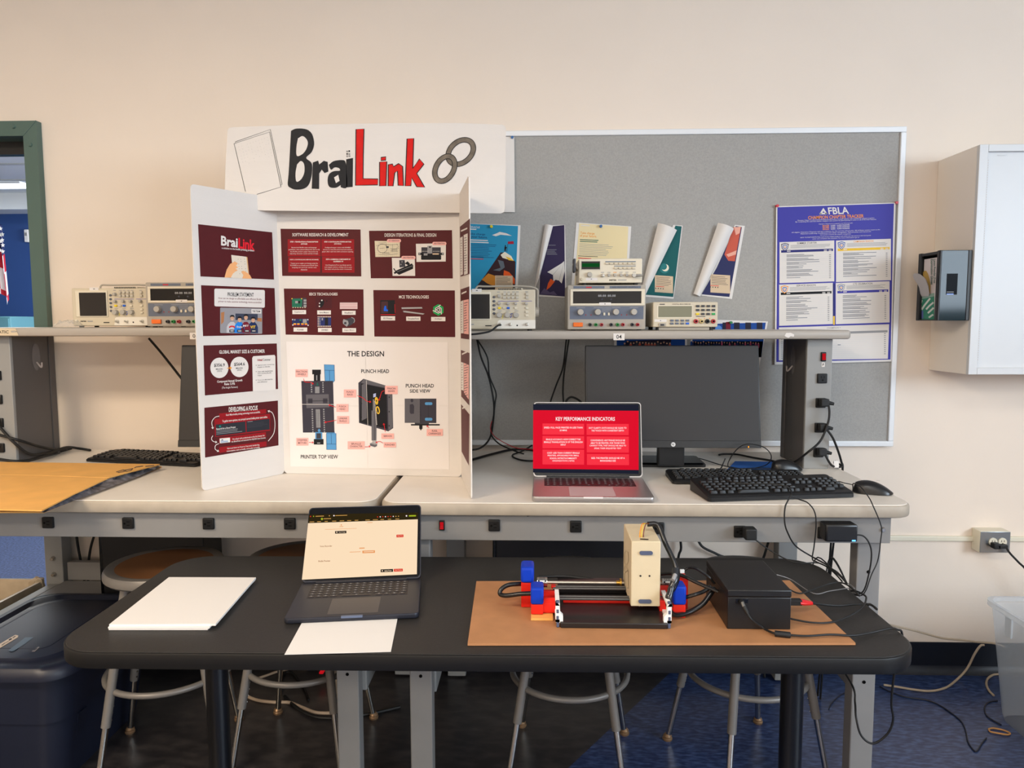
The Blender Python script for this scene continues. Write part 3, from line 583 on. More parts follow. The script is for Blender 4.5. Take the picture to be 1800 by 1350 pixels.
CH = (500, 600, 5.627)
def c5(d):
    d.txt('THE DESIGN', 622, 96, 986, 150, pblack, 2, .018); d.txt('PUNCH HEAD', 760, 276, 1036, 314, pblack, 2, .018); d.txt('PUNCH HEAD', 1201, 420, 1479, 458, pblack, 2, .018); d.txt('SIDE VIEW', 1240, 474, 1444, 508, pblack, 2, .018); d.txt('PRINTER TOP VIEW', 162, 1122, 530, 1160, pblack, 2, .018)
    cad = M('print_cad_dark', (58, 56, 66), .5); cad2 = M('print_cad_grey', (96, 94, 100), .5); cb = M('print_cad_blue', (88, 152, 204), .5)
    d.poly([(394,229),(494,233),(498,392),(402,392)], cb, 2); d.line([(394,229),(494,233),(498,392),(402,392)], 4, pnavy, 3, True); d.line([(396,286),(496,288)], 3, pnavy, 3); d.line([(446,286),(448,390)], 3, pnavy, 3); d.rect(402, 392, 492, 405, cb, 2)
    d.poly([(415,910),(512,910),(514,1072),(418,1070)], cb, 2); d.line([(415,910),(512,910),(514,1072),(418,1070)], 4, pnavy, 3, True); d.line([(417,1014),(513,1016)], 3, pnavy, 3); d.line([(463,912),(465,1014)], 3, pnavy, 3); d.rect(416, 895, 500, 910, cb, 2)
    d.poly([(168,392),(482,392),(496,902),(184,902)], cad, 2); d.rect(276, 280, 361, 326, pblack, 3); d.rect(292, 326, 356, 392, pblack, 3); d.rect(316, 335, 326, 385, pgrey, 4); d.poly([(316,436),(326,402),(340,436)], pteal, 3)
    for k in range(23):
        y = 404+k*22
        if 505 < y < 650: continue
        for x in (261, 375): d.rect(x+k*.7, y, x+13+k*.7, y+13, pgrey, 3)
    d.rect(304, 448, 347, 512, pgrey, 3); d.poly([(310,672),(352,672),(358,852),(316,852)], pgrey, 3)
    for k in range(5): d.line([(306,455+k*12),(345,455+k*12)], 2, pdark, 4)
    for k in range(14): d.line([(313,680+k*12.4),(354,680+k*12.4)], 2, pdark, 4)
    for x in (326, 340): d.line([(x-6,675),(x,850)], 2, pdark, 4)
    d.poly([(214,527),(438,522),(446,652),(220,660)], cad2, 4); d.rect(236, 566, 278, 610, cad, 5); d.rect(384, 566, 426, 610, cad, 5); d.line([(216,592),(440,588)], 2, pblack, 6); d.line([(236,588),(426,588)], 2, pblack, 6); d.line([(174,622),(492,624)], 4, pwhite, 6)
    for q in ((236,566,278,610), (384,566,426,610)): d.line([(q[0],q[1]),(q[2],q[1]),(q[2],q[3]),(q[0],q[3])], 2, pblack, 6, True)
    d.rect(306, 898, 376, 966, cb, 3); d.rect(318, 908, 364, 962, pdark, 4); d.poly([(330,880),(345,862),(360,882),(350,896),(338,896)], cb, 3); d.rect(292, 966, 388, 1020, pblack, 3); d.rect(325, 1000, 355, 1010, pgrey, 4)
    d.poly([(782,370),(1000,436),(1068,520),(1076,858),(1028,890),(738,806),(732,410)], cad, 2); d.poly([(758,416),(1010,468),(1020,866),(748,798)], pblack, 3); d.poly([(1022,500),(1066,530),(1072,850),(1030,882)], cad2, 3); d.poly([(782,372),(1000,437),(1010,462),(760,412)], cad2, 3)
    for y in (552, 695, 835): d.disc(1037, y, 5, pblack, 4, 8)
    d.poly([(765,430),(815,410),(815,760),(765,785)], cad2, 4); d.line([(812,385),(826,832)], 3, pwhite, 5)
    for x, y in ((760,470),(764,750),(765,615)): d.disc(x, y, 4, pblack, 5)
    d.ellipse(912, 588, 32, 10, 85, 12, pyellow, 5); d.disc(912, 588, 9, pyellow, 5, 30); d.disc(912, 588, 5, pblack, 6, 9); d.ellipse(925, 680, 34, 14, 80, 10, pyellow, 5); d.rect(880, 520, 906, 555, M('print_lilac', (170, 180, 220), .6), 5, -.3)
    d.poly([(874,572),(890,572),(892,690),(914,690),(910,980),(864,980),(862,685),(874,680)], cad2, 6); d.line([(884,575),(888,690)], 5, pgrey, 7)
    for k in range(22): d.rect(889+k*.95, 592+k*10.8, 899+k*.95, 597+k*10.8, pwhite, 7)
    d.line([(877,690),(877,978)], 2, pgrey, 7); d.line([(892,690),(892,978)], 2, pblack, 7)
    for x in (872, 886, 900): d.rect(x, 976, x+7, 1010, pgrey, 7)
    d.poly([(848,1008),(870,1000),(918,1014),(916,1036),(896,1046),(848,1030)], cad2, 7); d.poly([(848,1008),(870,1000),(918,1014),(898,1024)], pgrey, 8)
    d.rect(1190, 566, 1345, 806, cad2, 2); d.rect(1340, 566, 1503, 808, cad, 2); d.rrect(1390, 602, 1464, 630, 13, cb, 3); d.rrect(1390, 756, 1464, 784, 13, cb, 3); d.poly([(1240,625),(1270,618),(1284,640),(1282,715),(1250,718),(1240,700)], cad, 3); d.disc(1262, 585, 14, cad, 3, 18)
    d.rect(1252, 818, 1537, 832, pblack, 3); d.rect(1290, 806, 1430, 820, pdark, 3); d.rect(1334, 832, 1366, 866, pblack, 3); d.rect(1344, 866, 1356, 878, pblack, 3); d.line([(1425,612),(1425,768)], 2, pblack, 3)
    for x0, y0, x1, y1, rows in ((112,276,232,352,['FRICTION','WHEELS']), (516,620,635,696,['PUNCH','HEAD']), (522,738,642,814,['LINEAR','RAILS']), (120,955,239,1030,['STEPPER','MOTORS']), (590,476,712,554,['PUNCH','RACK']), (996,440,1122,522,['PINION','GEARS']), (961,910,1085,964,['SERVOS']), (628,988,796,1066,['BRAILLE','CHARACTER']), (983,997,1105,1048,['PUNCHES']), (1408,866,1568,934,['RAIL','CARRIAGES'])):
        d.rect(x0, y0, x1, y1, pink, 7); n = len(rows); cy = (y0+y1)/2
        for i, t in enumerate(rows): w = 13.6*len(t); yy = cy-(n*12)+i*26+(2 if n == 1 else 0); d.txt(t, (x0+x1)/2-w/2, yy, (x0+x1)/2+w/2, yy+18, pdark, 8, .004)
    for pts in ([(192,368),(205,400),(260,405),(288,420)], [(510,650),(470,638),(442,628)], [(516,778),(460,790),(402,800)], [(246,998),(268,998),(288,1000)], [(722,536),(780,560),(815,590),(856,598)], [(990,488),(965,500),(945,560),(934,582)], [(998,895),(992,850),(984,812)], [(800,1042),(825,1042),(850,1036)], [(978,1006),(950,990),(925,992),(908,1002)], [(1432,854),(1420,842),(1410,834)]): d.arrow(pts, 5, pred, 9, 12)
    fold = M('print_fold', (222, 216, 210), .6); d.line([(800,6),(826,1250)], 3, fold, 1); d.line([(20,640),(1620,636)], 2, fold, 1)
slide(cpan, bB, cn, (320, 190, 3), [(520,635),(942,640),(946,888),(528,885)], lambda d: None)
bpy.data.objects.remove(cpan.children[0])
slide(cpan, bB, cn, CC, [(17,117),(762,124),(769,561),(33,556)], c1); slide(cpan, bB, cn, CC, [(840,136),(1613,130),(1620,580),(857,578)], c2)
slide(cpan, bB, cn, CE, [(190,72),(1590,86),(1600,902),(222,882)], c3); slide(cpan, bB, cn, CM, [(40,770),(962,774),(966,1302),(52,1296)], c4)
q = slide(cpan, bB, cn, CH, [(18,2),(1616,8),(1630,1270),(60,1238)], c5, M('poster_paper', (230, 224, 220), .7), 0); q['label'] = 'large white design diagram sheet'
CR = (790, 380, 2.9348)
def right(quad, boxes):
    def f(d):
        for q, m in boxes:
            d.poly(q, m, 2); x0, y0, x1, y1 = q[0][0], q[0][1], q[1][0], q[2][1]
            d.bars(x0+3, y0+14, x1-3, max(2, int((y1-y0)/13)-1), 13, 3, pdark, 3, -.3, .5)
        d.bars(quad[0][0]+6, quad[0][1]+18, quad[1][0]-12, 1, 5, 8, pwhite, 2, -.45, .9)
    return slide(rpan, bC, rn, CR, quad, f, edge=.3)
mau = M('mauve_print', (112, 62, 62), .55)
right([(55,55),(107,12),(105,298),(58,312)], [([(57,112),(70,104),(71,300),(59,306)], pwhite), ([(75,98),(96,88),(96,296),(77,304)], pwhite)])
right([(58,378),(104,362),(103,636),(60,630)], [([(59,440),(73,434),(74,604),(61,604)], pwhite), ([(74,434),(101,428),(101,610),(76,606)], pink)])
right([(60,690),(104,706),(103,976),(62,930)], [([(61,752),(74,756),(75,900),(63,896)], pwhite), ([(75,756),(102,768),(101,946),(77,912)], pink)])
right([(61,970),(104,1022),(101,1286),(64,1214)], [])
# ================================================================ cork board and what is pinned to it
BY = 2.846
fab = M('grey_fabric', (166, 164, 160), .85, noise=.07, nscale=150, bump=.2, bscale=320)
alum = M('aluminium', (232, 234, 236), .42, .1)
cork = thing('bulletin_board', 'large grey fabric bulletin board with silver frame on the wall', 'bulletin board', (.55, WY, .92))
bx0, bx1, bz0, bz1 = -.56, 1.388, .922, 2.134
b = MB(); b.box((bx0+.015, BY, bz0+.015), (bx1-.015, WY-.001, bz1-.015), fab); b.build('fabric_panel', cork)
for a, c in (((bx0, bz1-.021), (bx1, bz1)), ((bx0, bz0), (bx1, bz0+.021)), ((bx1-.021, bz0+.021), (bx1, bz1-.021)), ((bx0, bz0+.021), (bx0+.021, bz1-.021))):
    b = MB(); b.box((a[0], BY-.008, a[1]), (c[0], WY-.001, c[1]), alum, .003); b.build('frame_rail', cork)
def pin(px, py, color, where, y=BY-.002):
    p = W(px, py, y); t = thing('push_pin', color+' push pin '+where, 'push pin', tuple(p)); m = M('pin_'+color, {'blue': (24, 96, 160), 'red': (206, 32, 50), 'yellow': (220, 200, 40), 'green': (30, 130, 70)}[color], .35)
    o = MB(); o.cyl(p+Vector((0, .008, 0)), p-Vector((0, .004, 0)), .0008, chrome, n=6); o.build('needle', t)
    o = MB(); o.cyl(p, p-Vector((0, .003, 0)), .0055, m, n=12); o.cyl(p-Vector((0, .003, 0)), p-Vector((0, .011, 0)), .0032, m, .0045, 12); o.cyl(p-Vector((0, .011, 0)), p-Vector((0, .014, 0)), .0055, m, .005, 12); o.build('head', t)
def sheet(name, label, cat, pts, mat, paint=None, crop=(0, 0, 1), y=BY-.0022, th=.0012, group=None):
    o = MB(); o.prism([W(crop[0]+a/crop[2], crop[1]+c/crop[2], y) for a, c in pts], (0, th, 0), paper)
    if mat or paint:
        d = Fr(o, (0, y, 0), (0, -1, 0), *crop)
        if paint: paint(d)
    return single(o, name, label, cat, group)
CP = (1340, 340, 4.219)
def fbla(d):
    d.poly([(112,103),(976,75),(968,338),(950,1232),(104,1250)], pindigo, 1)
    k = -.033
    d.poly([(424,150),(452,107),(480,150),(468,154),(452,128),(436,154)], pwhite, 2); d.rect(424, 146, 480, 156, pwhite, 2, k); d.line([(452,128),(442,146),(462,146)], 5, pwhite, 3)
    d.txt('FBLA', 492, 104, 643, 156, pwhite, 2, .02, k, -.16); d.txt('CHAMPION CHAPTER TRACKER', 339, 168, 751, 193, porange, 2, .016, k)
    for t, y, x0, x1, m, h in (('Champion Chapter is a series of membership-focused events to energize chapters, and is available for national recognition.', 197, 260, 832, pwhite, 10), ('By completing the activities below, chapters earn points by participating in some or all of the four seasons.', 208, 246, 846, pwhite, 10), ('Champion Chapters are recognized at the following levels:', 224, 418, 670, pwhite, 9), ('All eligible Champion Chapters will earn a banner for the current school year. All of these events count at the', 286, 217, 872, pwhite, 10), ('National Leadership Conference and other recognition. Full activities and resources', 296, 284, 805, pwhite, 10), ('earn points towards the chapter recognition.', 304, 428, 658, pwhite, 9), ('HOW TO PARTICIPATE: Keep track of your chapter progress and submit your documents to earn level points', 324, 282, 804, pwhite, 10), ('when you complete the activities. For more information go to', 334, 370, 718, pwhite, 9)): d.txt(t, x0, y, x1, y+h, m, 2, 0, k)
    for i, (a, c) in enumerate((('BRONZE:', '2,500 - 2,999 POINTS'), ('SILVER:', '3,000 - 3,999 POINTS'), ('GOLD:', '4,000 - 4,999 POINTS'))): d.txt(a, 446, 236+i*13, 496, 246+i*13, porange, 2, .03, k); d.txt(c, 506, 234+i*13, 646, 244+i*13, pwhite, 2, .02, k)
    tl = M('print_text_grey', (120, 124, 134), .6); lg = M('print_pale_line', (206, 208, 212), .6)
    for x0, y0, x1, y1, t, tcol, bar, cr in ((127,362,533,666,'SUMMER STARTER',pdark,M('print_bar_navy', (40, 40, 110), .5),pnavy), (546,350,953,657,'CAMPAIGN SEASON',porange,pyellow,M('print_crest_blue', (60, 96, 170), .5)), (124,676,522,982,'SERVICE SEASON',pdark,pblack,porange), (544,664,943,970,'CTE CELEBRATION',pdark,pindigo,pgrey)):
        d.rect(x0, y0, x1, y1, pwhite, 2, k); w = x1-x0; d.txt(t, x0+w*.32, y0+1, x0+w*.68, y0+15, tcol, 3, .004, k)
        d.bars(x0+w*.2, y0+22, x0+w*.95, 4, 7, 2, tl, 3, k, .8)
        d.rect(x0+12, y0+60, x1-10, y0+78, bar, 3, k); d.bars(x0+55, y0+64, x0+82, 1, 5, 6, pwhite, 4, k, 1); d.bars(x1-78, y0+56, x1-55, 2, 8, 4, pwhite, 4, k, 1); d.bars(x1-42, y0+55, x1-20, 2, 8, 4, pwhite, 4, k, 1)
        cx, cy = x0+40, y0+36
        for s_, m_, L_ in ((30, cr, 5), (24, pwhite, 6), (18, M('print_crest_blue', (60, 96, 170), .5), 7), (12, pwhite, 8)): d.poly([(cx-s_*.95,cy-s_*.7),(cx,cy-s_),(cx+s_*.95,cy-s_*.75),(cx+s_*.7,cy+s_*.4),(cx,cy+s_*1.05),(cx-s_*.75,cy+s_*.4)], m_, L_)
        d.ellipse(cx, cy, 5, 6, 0, 3, porange, 9)
        for i in range(13):
            yy = y0+90+i*14.2; d.rect(x0+52, yy+11, x1-12, yy+12, lg, 3, k); e = x0+52+(w*.62)*random.uniform(.35, 1); d.rect(x0+52, yy+2, e, yy+6, tl, 3, k)
            if i % 2: d.rect(x0+52, yy-4, x0+52+(w*.5)*random.uniform(.3, 1), yy-1, tl, 3, k)
            d.rect(x1-38, yy, x1-26, yy+6, pgrey, 3, k); d.rect(x0+22, yy+2, x0+25, yy+5, lg, 3, k); d.rect(x0+38, yy+2, x0+41, yy+5, lg, 3, k)
    d.rect(522, 670, 538, 910, M('print_bar_navy'), 3); d.rect(524, 910, 537, 974, pyellow, 4)
    d.poly([(122,994),(940,970),(930,1226),(122,1238)], pwhite, 2); d.txt('CHAMPION +', 478, 992, 580, 1005, pgrey, 3, .004, k); d.poly([(140,1040),(928,1014),(928,1030),(140,1058)], pgrey, 3)
    for i in range(11):
        d.rect(140, 1076+i*15, 925, 1077+i*15, lg, 3, -.02); d.rect(140, 1068+i*15, 150, 1074+i*15, pgrey, 3); d.rect(902, 1036+i*15, 914, 1042+i*15, pgrey, 3)
    d.bars(558, 1120, 580, 1, 5, 5, tl, 3, 0, 1)
sheet('poster', 'tall indigo and white chapter tracker poster pinned at the board corner', 'poster', [(103,96),(988,68),(958,1246),(92,1270)], 1, fbla, CP, y=BY-.0095)
CQ = (800, 360, 3)
def mount(d):
    d.poly([(30,98),(332,112),(316,480),(10,480)], M('poster_sky', (44, 146, 186), .55), 1)
    d.txt('ORACLE', 76, 112, 130, 122, pwhite, 2, .01, .04); d.bars(80, 126, 112, 1, 4, 5, pwhite, 2, .04, 1); d.txt('Take charge', 70, 146, 159, 160, pnavy, 2, .004, .05); d.txt('of your future.', 66, 160, 171, 177, pnavy, 2, .004, .05)
    d.bars(60, 182, 182, 2, 11, 5, pwhite, 2, .04, .9); d.bars(60, 206, 220, 9, 8.5, 2, pnavy, 2, .03, .7); d.bars(60, 272, 150, 1, 6, 3, pnavy, 2, .03, 1); d.bars(60, 282, 150, 1, 6, 4, pred, 2, .03, 1)
    d.poly([(195,160),(225,148),(235,143),(270,150),(300,164),(240,158),(215,166)], pwhite, 2)
    pk = M('poster_peak_dark', (54, 30, 34), .6); d.poly([(112,432),(160,370),(240,252),(262,250),(318,300),(316,480),(112,480)], pk, 2)
    d.poly([(240,264),(262,248),(296,270),(310,296),(285,290),(250,280)], M('poster_snow', (232, 224, 200), .6), 3); d.poly([(265,272),(290,280),(310,296),(282,292)], pyellow, 4); d.poly([(225,290),(255,298),(262,330),(235,350),(200,345),(240,332)], M('poster_slate', (96, 104, 112), .6), 3); d.poly([(140,395),(175,362),(212,375),(210,432),(170,415)], M('poster_ochre', (206, 132, 44), .6), 3); d.poly([(258,345),(285,355),(315,390),(315,420),(280,400),(255,370)], M('poster_orange', (232, 92, 34), .6), 3); d.poly([(112,432),(150,400),(175,420),(205,440),(205,480),(112,480)], M('poster_char', (44, 40, 46), .6), 4)
    d.rect(211, 373, 304, 450, tan, 5, .015); d.bars(216, 380, 298, 6, 8, 2, pdark, 6, .02, .7); d.bars(216, 428, 260, 1, 5, 3, pred, 6, .02, 1)
    d.line([(278,206),(274,248)], 1.6, pblack, 3); d.poly([(278,194),(308,192),(310,207),(278,207)], M('poster_flag', (170, 30, 50), .6), 3); d.disc(265, 216, 3, pblack, 3, 4); d.poly([(261,220),(268,220),(274,226),(269,232),(270,246),(266,246),(265,234),(262,246),(259,246)], pblack, 3)
sheet('flyer', 'sky blue flyer with a climber on a mountain peak, beside the display board', 'flyer', [(-40,95),(345,108),(328,500),(-60,490)], 1, mount, CQ)
def yel(d):
    d.poly([(655,98),(913,116),(900,450),(628,430)], M('poster_cream', (236, 218, 172), .6), 1); d.txt('Take charge', 661, 142, 735, 157, porange, 2, .004, .05); d.txt('of your future.', 658, 156, 746, 172, porange, 2, .004, .05)
    d.bars(658, 182, 756, 2, 9, 4, pteal, 2, .04, .9); d.bars(655, 204, 832, 8, 8, 2, pgrey, 2, .05, .75); d.bars(648, 268, 752, 1, 5, 3, pdark, 2, .04, 1); d.bars(648, 279, 718, 1, 6, 4, pred, 2, .04, 1); d.bars(664, 106, 710, 1, 5, 5, pwhite, 2, .05, 1)
sheet('flyer', 'pale yellow flyer pinned behind the stacked signal generator', 'flyer', [(639,93),(929,114),(906,470),(612,440)], 1, yel, CQ)
def curled(label, back, art, paint, roll):   # a sheet hanging on the board whose left side has curled forward
    o = MB(); y = BY-.0022
    o.prism([W(CQ[0]+a/3, CQ[1]+c/3, y) for a, c in art], (0, .0012, 0), paper); d = Fr(o, (0, y, 0), (0, -1, 0), *CQ); paint(d)
    # curl: a curved strip from the sheet's left edge bulging to the viewer and returning to the free edge
    (l0, l1), (r0, r1) = roll; rows = 9; vs = []; nn = 10
    for i in range(rows+1):
        t = i/rows; L = W(CQ[0]+(l0[0]+(l1[0]-l0[0])*t)/3, CQ[1]+(l0[1]+(l1[1]-l0[1])*t)/3, y); Rr = W(CQ[0]+(r0[0]+(r1[0]-r0[0])*t)/3, CQ[1]+(r0[1]+(r1[1]-r0[1])*t)/3, y)
        h = (Rr-L).length*.42+.004
        for j in range(nn+1):
            s_ = j/nn; vs.append(L.lerp(Rr, s_)+Vector((0, -h*math.sin(math.pi*(.12+.76*s_))**.9, 0)))
    o.add(vs, [(i*(nn+1)+j, i*(nn+1)+j+1, (i+1)*(nn+1)+j+1, (i+1)*(nn+1)+j) for i in range(rows) for j in range(nn)], back)
    return single(o, 'flyer', label, 'flyer')
def purple(d):
    d.poly([(515,113),(576,107),(580,484),(444,474),(447,372)], M('poster_purple', (50, 40, 74), .6), 1); d.poly([(486,355),(560,310),(575,297),(578,350),(562,415),(548,400),(530,395),(518,405),(516,370)], pwhite, 2); d.line([(516,370),(575,300),(548,400)], 1.5, pgrey, 3); d.poly([(504,390),(526,404),(500,436),(481,450),(490,415)], M('poster_orange'), 2); d.bars(490, 212, 530, 1, 5, 2, pgrey, 2, 0, 1); d.bars(484, 236, 545, 4, 8, 2, pgrey, 2, 0, .7)
    d.poly([(447,470),(470,440),(500,462),(520,455),(540,478)], M('poster_haze', (90, 78, 110), .6), 2)
curled('dark purple flyer with a paper plane, its left edge curled over', paper, [(512,108),(579,106),(588,490),(442,484),(444,372)], purple, (((474,103), (412,474)), ((516,112), (448,374))))
def teal(d):
    d.poly([(1162,110),(1195,114),(1150,486),(1003,474),(1060,360)], M('poster_teal', (24, 92, 94), .6), 1); d.disc(1104, 338, 24, M('poster_glow', (44, 120, 122), .6), 2); d.disc(1108, 332, 19, M('poster_moon', (232, 226, 206), .6), 3); d.disc(1100, 326, 17, M('poster_glow'), 4); d.rect(1053, 371, 1149, 460, tan, 3, .07); d.bars(1060, 380, 1140, 6, 8, 2, pdark, 4, .07, .8); d.bars(1058, 428, 1102, 1, 4, 3, pred, 4, .07, 1)
    for i in range(4): d.disc(1058+i*13, 440+i, 3.4, pdark, 4, n=5)
curled('deep teal flyer with a crescent moon, its left half curled over', paper, [(1150,106),(1200,110),(1152,496),(990,484),(1080,300)], teal, (((1067,98), (985,428)), ((1166,136), (1003,474))))
def navy(d):
    d.poly([(1480,112),(1512,118),(1446,486),(1300,472),(1380,330)], M('poster_navy', (46, 50, 92), .6), 1); d.poly([(1465,120),(1508,116),(1475,298),(1440,295),(1420,262)], M('poster_brick', (200, 92, 72), .6), 2); d.poly([(1430,262),(1485,240),(1480,262),(1440,275)], M('poster_blush', (232, 170, 150), .6), 3); d.poly([(1470,118),(1506,116),(1500,150),(1480,160)], M('poster_blush'), 3); d.rect(1346, 366, 1450, 462, tan, 3, .06); d.bars(1352, 376, 1440, 6, 8, 2, pdark, 4, .06, .8); d.bars(1345, 424, 1390, 1, 4, 3, pred, 4, .06, 1)
    for i in range(4): d.disc(1346+i*13, 433+i, 3.4, pdark, 4, n=5)
curled('navy and brick flyer beside the tracker poster, its left half curled over', paper, [(1475,106),(1528,111),(1460,497),(1296,478),(1370,330)], navy, (((1382,97), (1255,470)), ((1466,128), (1290,484))))
CB = (1150, 580, 3.553)
def crowd(seed):
    def f(d):
        rnd = random.Random(seed)
        if seed == 1:
            d.poly([(1220,570),(1346,567),(1338,628),(1214,628)], M('photo_blue', (18, 70, 150), .5), 1); d.poly([(1214,600),(1341,600),(1338,628),(1210,628)], M('photo_blue'), 1)
            for i in range(5): d.rect(1250+i*20, 567, 1260+i*20, 582, M('photo_dark', (32, 30, 50), .5), 2)
            d.rect(1276, 566, 1284, 581, M('photo_red', (120, 24, 44), .5), 3); d.disc(1263, 578, 6, M('photo_light', (90, 140, 210), .5), 3)
            for i in range(26): x = 1218+i*4.6; y = 603+rnd.uniform(-1.5, 1.5); d.rect(x-1.5, y, x+1.5, y+7, rnd.choice([pnavy, M('photo_dark'), M('photo_pink', (170, 70, 110), .5)]), 3); d.disc(x, y-1, 1.2, skin, 4, n=6)
        else:
            d.rect(1084, 585, 1204, 628, M('photo_blue'), 1); d.poly([(1100,600),(1180,596),(1176,628),(1096,628)], M('photo_dark'), 2)
            for i in range(16): x = 1098+i*5.3; y = 602+rnd.uniform(-2, 2); d.disc(x, y, 1.6, skin, 4, n=6); d.rect(x-2, y+1.5, x+2, y+8, rnd.choice([pdark, M('photo_dark'), M('poster_brick')]), 3)
    return f
sheet('photo_print', 'blue stage photograph pinned low, at the right behind the monitor', 'photo print', [(1256,562),(1350,565),(1334,648),(1206,642),(1214,598)], 1, crowd(1))
sheet('photo_print', 'dark crowd photograph pinned low behind the middle of the monitor', 'photo print', [(1080,582),(1208,584),(1207,640),(1079,640)], 1, crowd(2), y=BY-.0045)
sheet('paper_sheet', 'blank white sheet pinned behind the right end of the display board header', 'paper sheet', [(780,240),(904,240.5),(905,373),(780,372)], 0, y=BY-.0095)
pin(900.5, 242.5, 'blue', 'at the top left rail of the board'); pin(864, 398.5, 'yellow', 'in the sky blue flyer'); pin(1056, 398, 'blue', 'in the pale yellow flyer')
pin(1365, 362.5, 'red', 'at the upper left corner of the tracker poster'); pin(1574, 357, 'red', 'at the upper right corner of the tracker poster'); pin(1284, 567, 'green', 'in the blue stage photograph')
# ================================================================ instruments on the upper shelves
beige = M('instrument_beige', (206, 194, 170), .5, noise=.02, nscale=20); beige2 = M('instrument_cream', (222, 212, 190), .5); igrey = M('instrument_grey', (168, 160, 148), .5)
slate = M('instrument_slate', (96, 104, 120), .5); kgrey = M('knob_grey', (176, 170, 160), .45); btn = M('button_grey', (196, 188, 172), .45); oval = M('button_slate', (96, 98, 106), .5)
glass = M('dark_glass', (26, 22, 20), .15); silver = M('silver', (190, 188, 182), .28, 1)
SC = 1/519
def inst(name, label, cat, w, h, depth, foot, body_m, group=None, bev=.004):
    t = thing(name, label, cat, (0, 0, 0), group); W_, H_ = w*SC, h*SC
    o = MB(); o.box((0, .002, foot*SC), (W_, depth, foot*SC+H_), body_m, bev); o.build('case', t)
    for x, y in ((.02, .02), (W_-.02, .02), (.02, depth-.02), (W_-.02, depth-.02)):
        o = MB(); o.cyl((x, y, 0), (x, y, foot*SC+.001), .008, rubber, n=12); o.build('foot', t)
    return t, W_, H_+foot*SC
def face(H): o = MB(); return o, Pn(o, (0, .002, H), (SC, 0, 0), (0, 0, -SC))
def add_knobs(t, H, items, mat, L=.012, name='knob', r2=None):
    for x, y, r in items: o, d = face(H); d.knob(x, y, r, L, mat, r2); q = o.build(name, t)
def add_keys(t, H, items, mat, hw, hh, L=.004, name='button'):
    for x, y in items: o, d = face(H); d.key(x-hw, y-hh, x+hw, y+hh, L, mat); o.build(name, t)
def oscilloscope():
    t, w, H = inst('oscilloscope', '', 'oscilloscope', 146, 69, .13, 2.5, beige, 'oscilloscopes on the riser shelves')
    o, d = face(H)
    o.box((8*SC, -.002, H-52.5*SC), (68*SC, .003, H-4*SC), beige2, .002); o.build('screen_bezel', t); o, d = face(H)
    d.line([(80, 20), (117, 20)], .7, pindigo, 1); o.build('marking_bar', t); o, d = face(H); d.line([(121, 20), (140, 20)], .7, pindigo, 1); o.build('marking_bar', t); o, d = face(H); d.poly([(80,55),(83,53),(146,53),(146,68),(78,68)], M('instrument_pale', (232, 226, 214), .5), 1); o.build('connector_strip', t); o, d = face(H)
    d.txt('INSTEK', 15, 59.3, 26, 61.6, pblack, 2, .03); d.bars(28, 59.6, 38, 1, 3, 1.6, pgrey, 2, 0, 1); d.rect(58, 62, 69, 63.6, pblack, 2); o.build('front_panel', t); o, d = face(H); d.rect(35, -1.5, 52, 4, pwhite, 4); d.rect(42, .8, 45, 2, pblack, 5); o.build('label_tag', t); o, d = face(H)
    for x in (82.6, 97, 112): d.bars(x-3, 36.6, x+4, 1, 2, 1, pgrey, 2, 0, 1)
    for x in (81, 92, 99, 107, 114, 130): d.bars(x-2, 3.6, x+3, 1, 2, 1, pgrey, 2, 0, 1)
    for i in range(4): d.disc(89-i*.3, 45+i*1.6, .8, M('mark_yellow', (226, 214, 40), .5), 2, n=8)
    for x, y in ((103, 43), (105, 42), (104, 46), (102.5, 48)): d.disc(x, y, 1, M('mark_blue', (30, 80, 190), .5), 2, n=8)
    d.disc(114, 62.5, 1.4, pblack, 2); o.build('panel_marking', t)
    o = MB(); d = Pn(o, (0, -.003, H), (SC, 0, 0), (0, 0, -SC)); d.rect(16, 8, 66, 50.5, glass, 1); o.build('screen', t)
    o, d = face(H)
    for i in range(14): d.poly([(82+i*2.9, .4), (83.6+i*2.9, .4), (82.6+i*2.9, -2.2), (81+i*2.9, -2.2)], pblack, 1)
    o.box((80*SC, .004, H-.002), (124*SC, .09, H+.005), beige, .002); o.build('vent', t)
    o = MB(); z = H+.004; o.tube([(40*SC, .05, H-.012), (42*SC, .05, z+.008), (60*SC, .05, z+.009), (126*SC, .05, z+.009), (148*SC, .05, z), (150*SC, .05, z-.02), (150*SC, .05, H-.065)], .0032, igrey, 8, 4); o.cyl((w, .05, H-.075), (w+.012, .05, H-.075), .016, igrey); o.build('handle', t)
    for i in range(5): o, d = face(H); a = d.P(73.5, 13+i*7.1, 0); o.loft([[a+Vector((2.7*SC*k*math.cos(q*.3927), -.004*(1-k)-.001, 2.1*SC*k*math.sin(q*.3927))) for q in range(16)] for k in (1, .85, .3)], oval); o.build('button', t)
    add_keys(t, H, [(92+i*7.4, y) for i in range(4) for y in (8, 14)]+[(131.5, 8), (131.5, 14)], btn, 2.4, 2.1, .006)
    for x, m in ((83, M('button_yellow', (236, 206, 24), .4)), (91, btn), (98.6, M('button_blue', (26, 96, 200), .4)), (111.7, beige2), (131, beige2)): add_keys(t, H, [(x, 32)], m, 2.4, 1.8)
    add_keys(t, H, [(131, 39), (131, 45)], beige2, 2.4, 1.8)
    add_knobs(t, H, [(82.6, 11, 3)]+[(x, 24, 2.7) for x in (82.6, 98, 111.5, 130)], kgrey); add_knobs(t, H, [(x, 44, 5) for x in (82.6, 97, 112)], kgrey, .014)
    add_knobs(t, H, [(7.3, 59.5, 2.6)], beige2, .005, 'power_button')
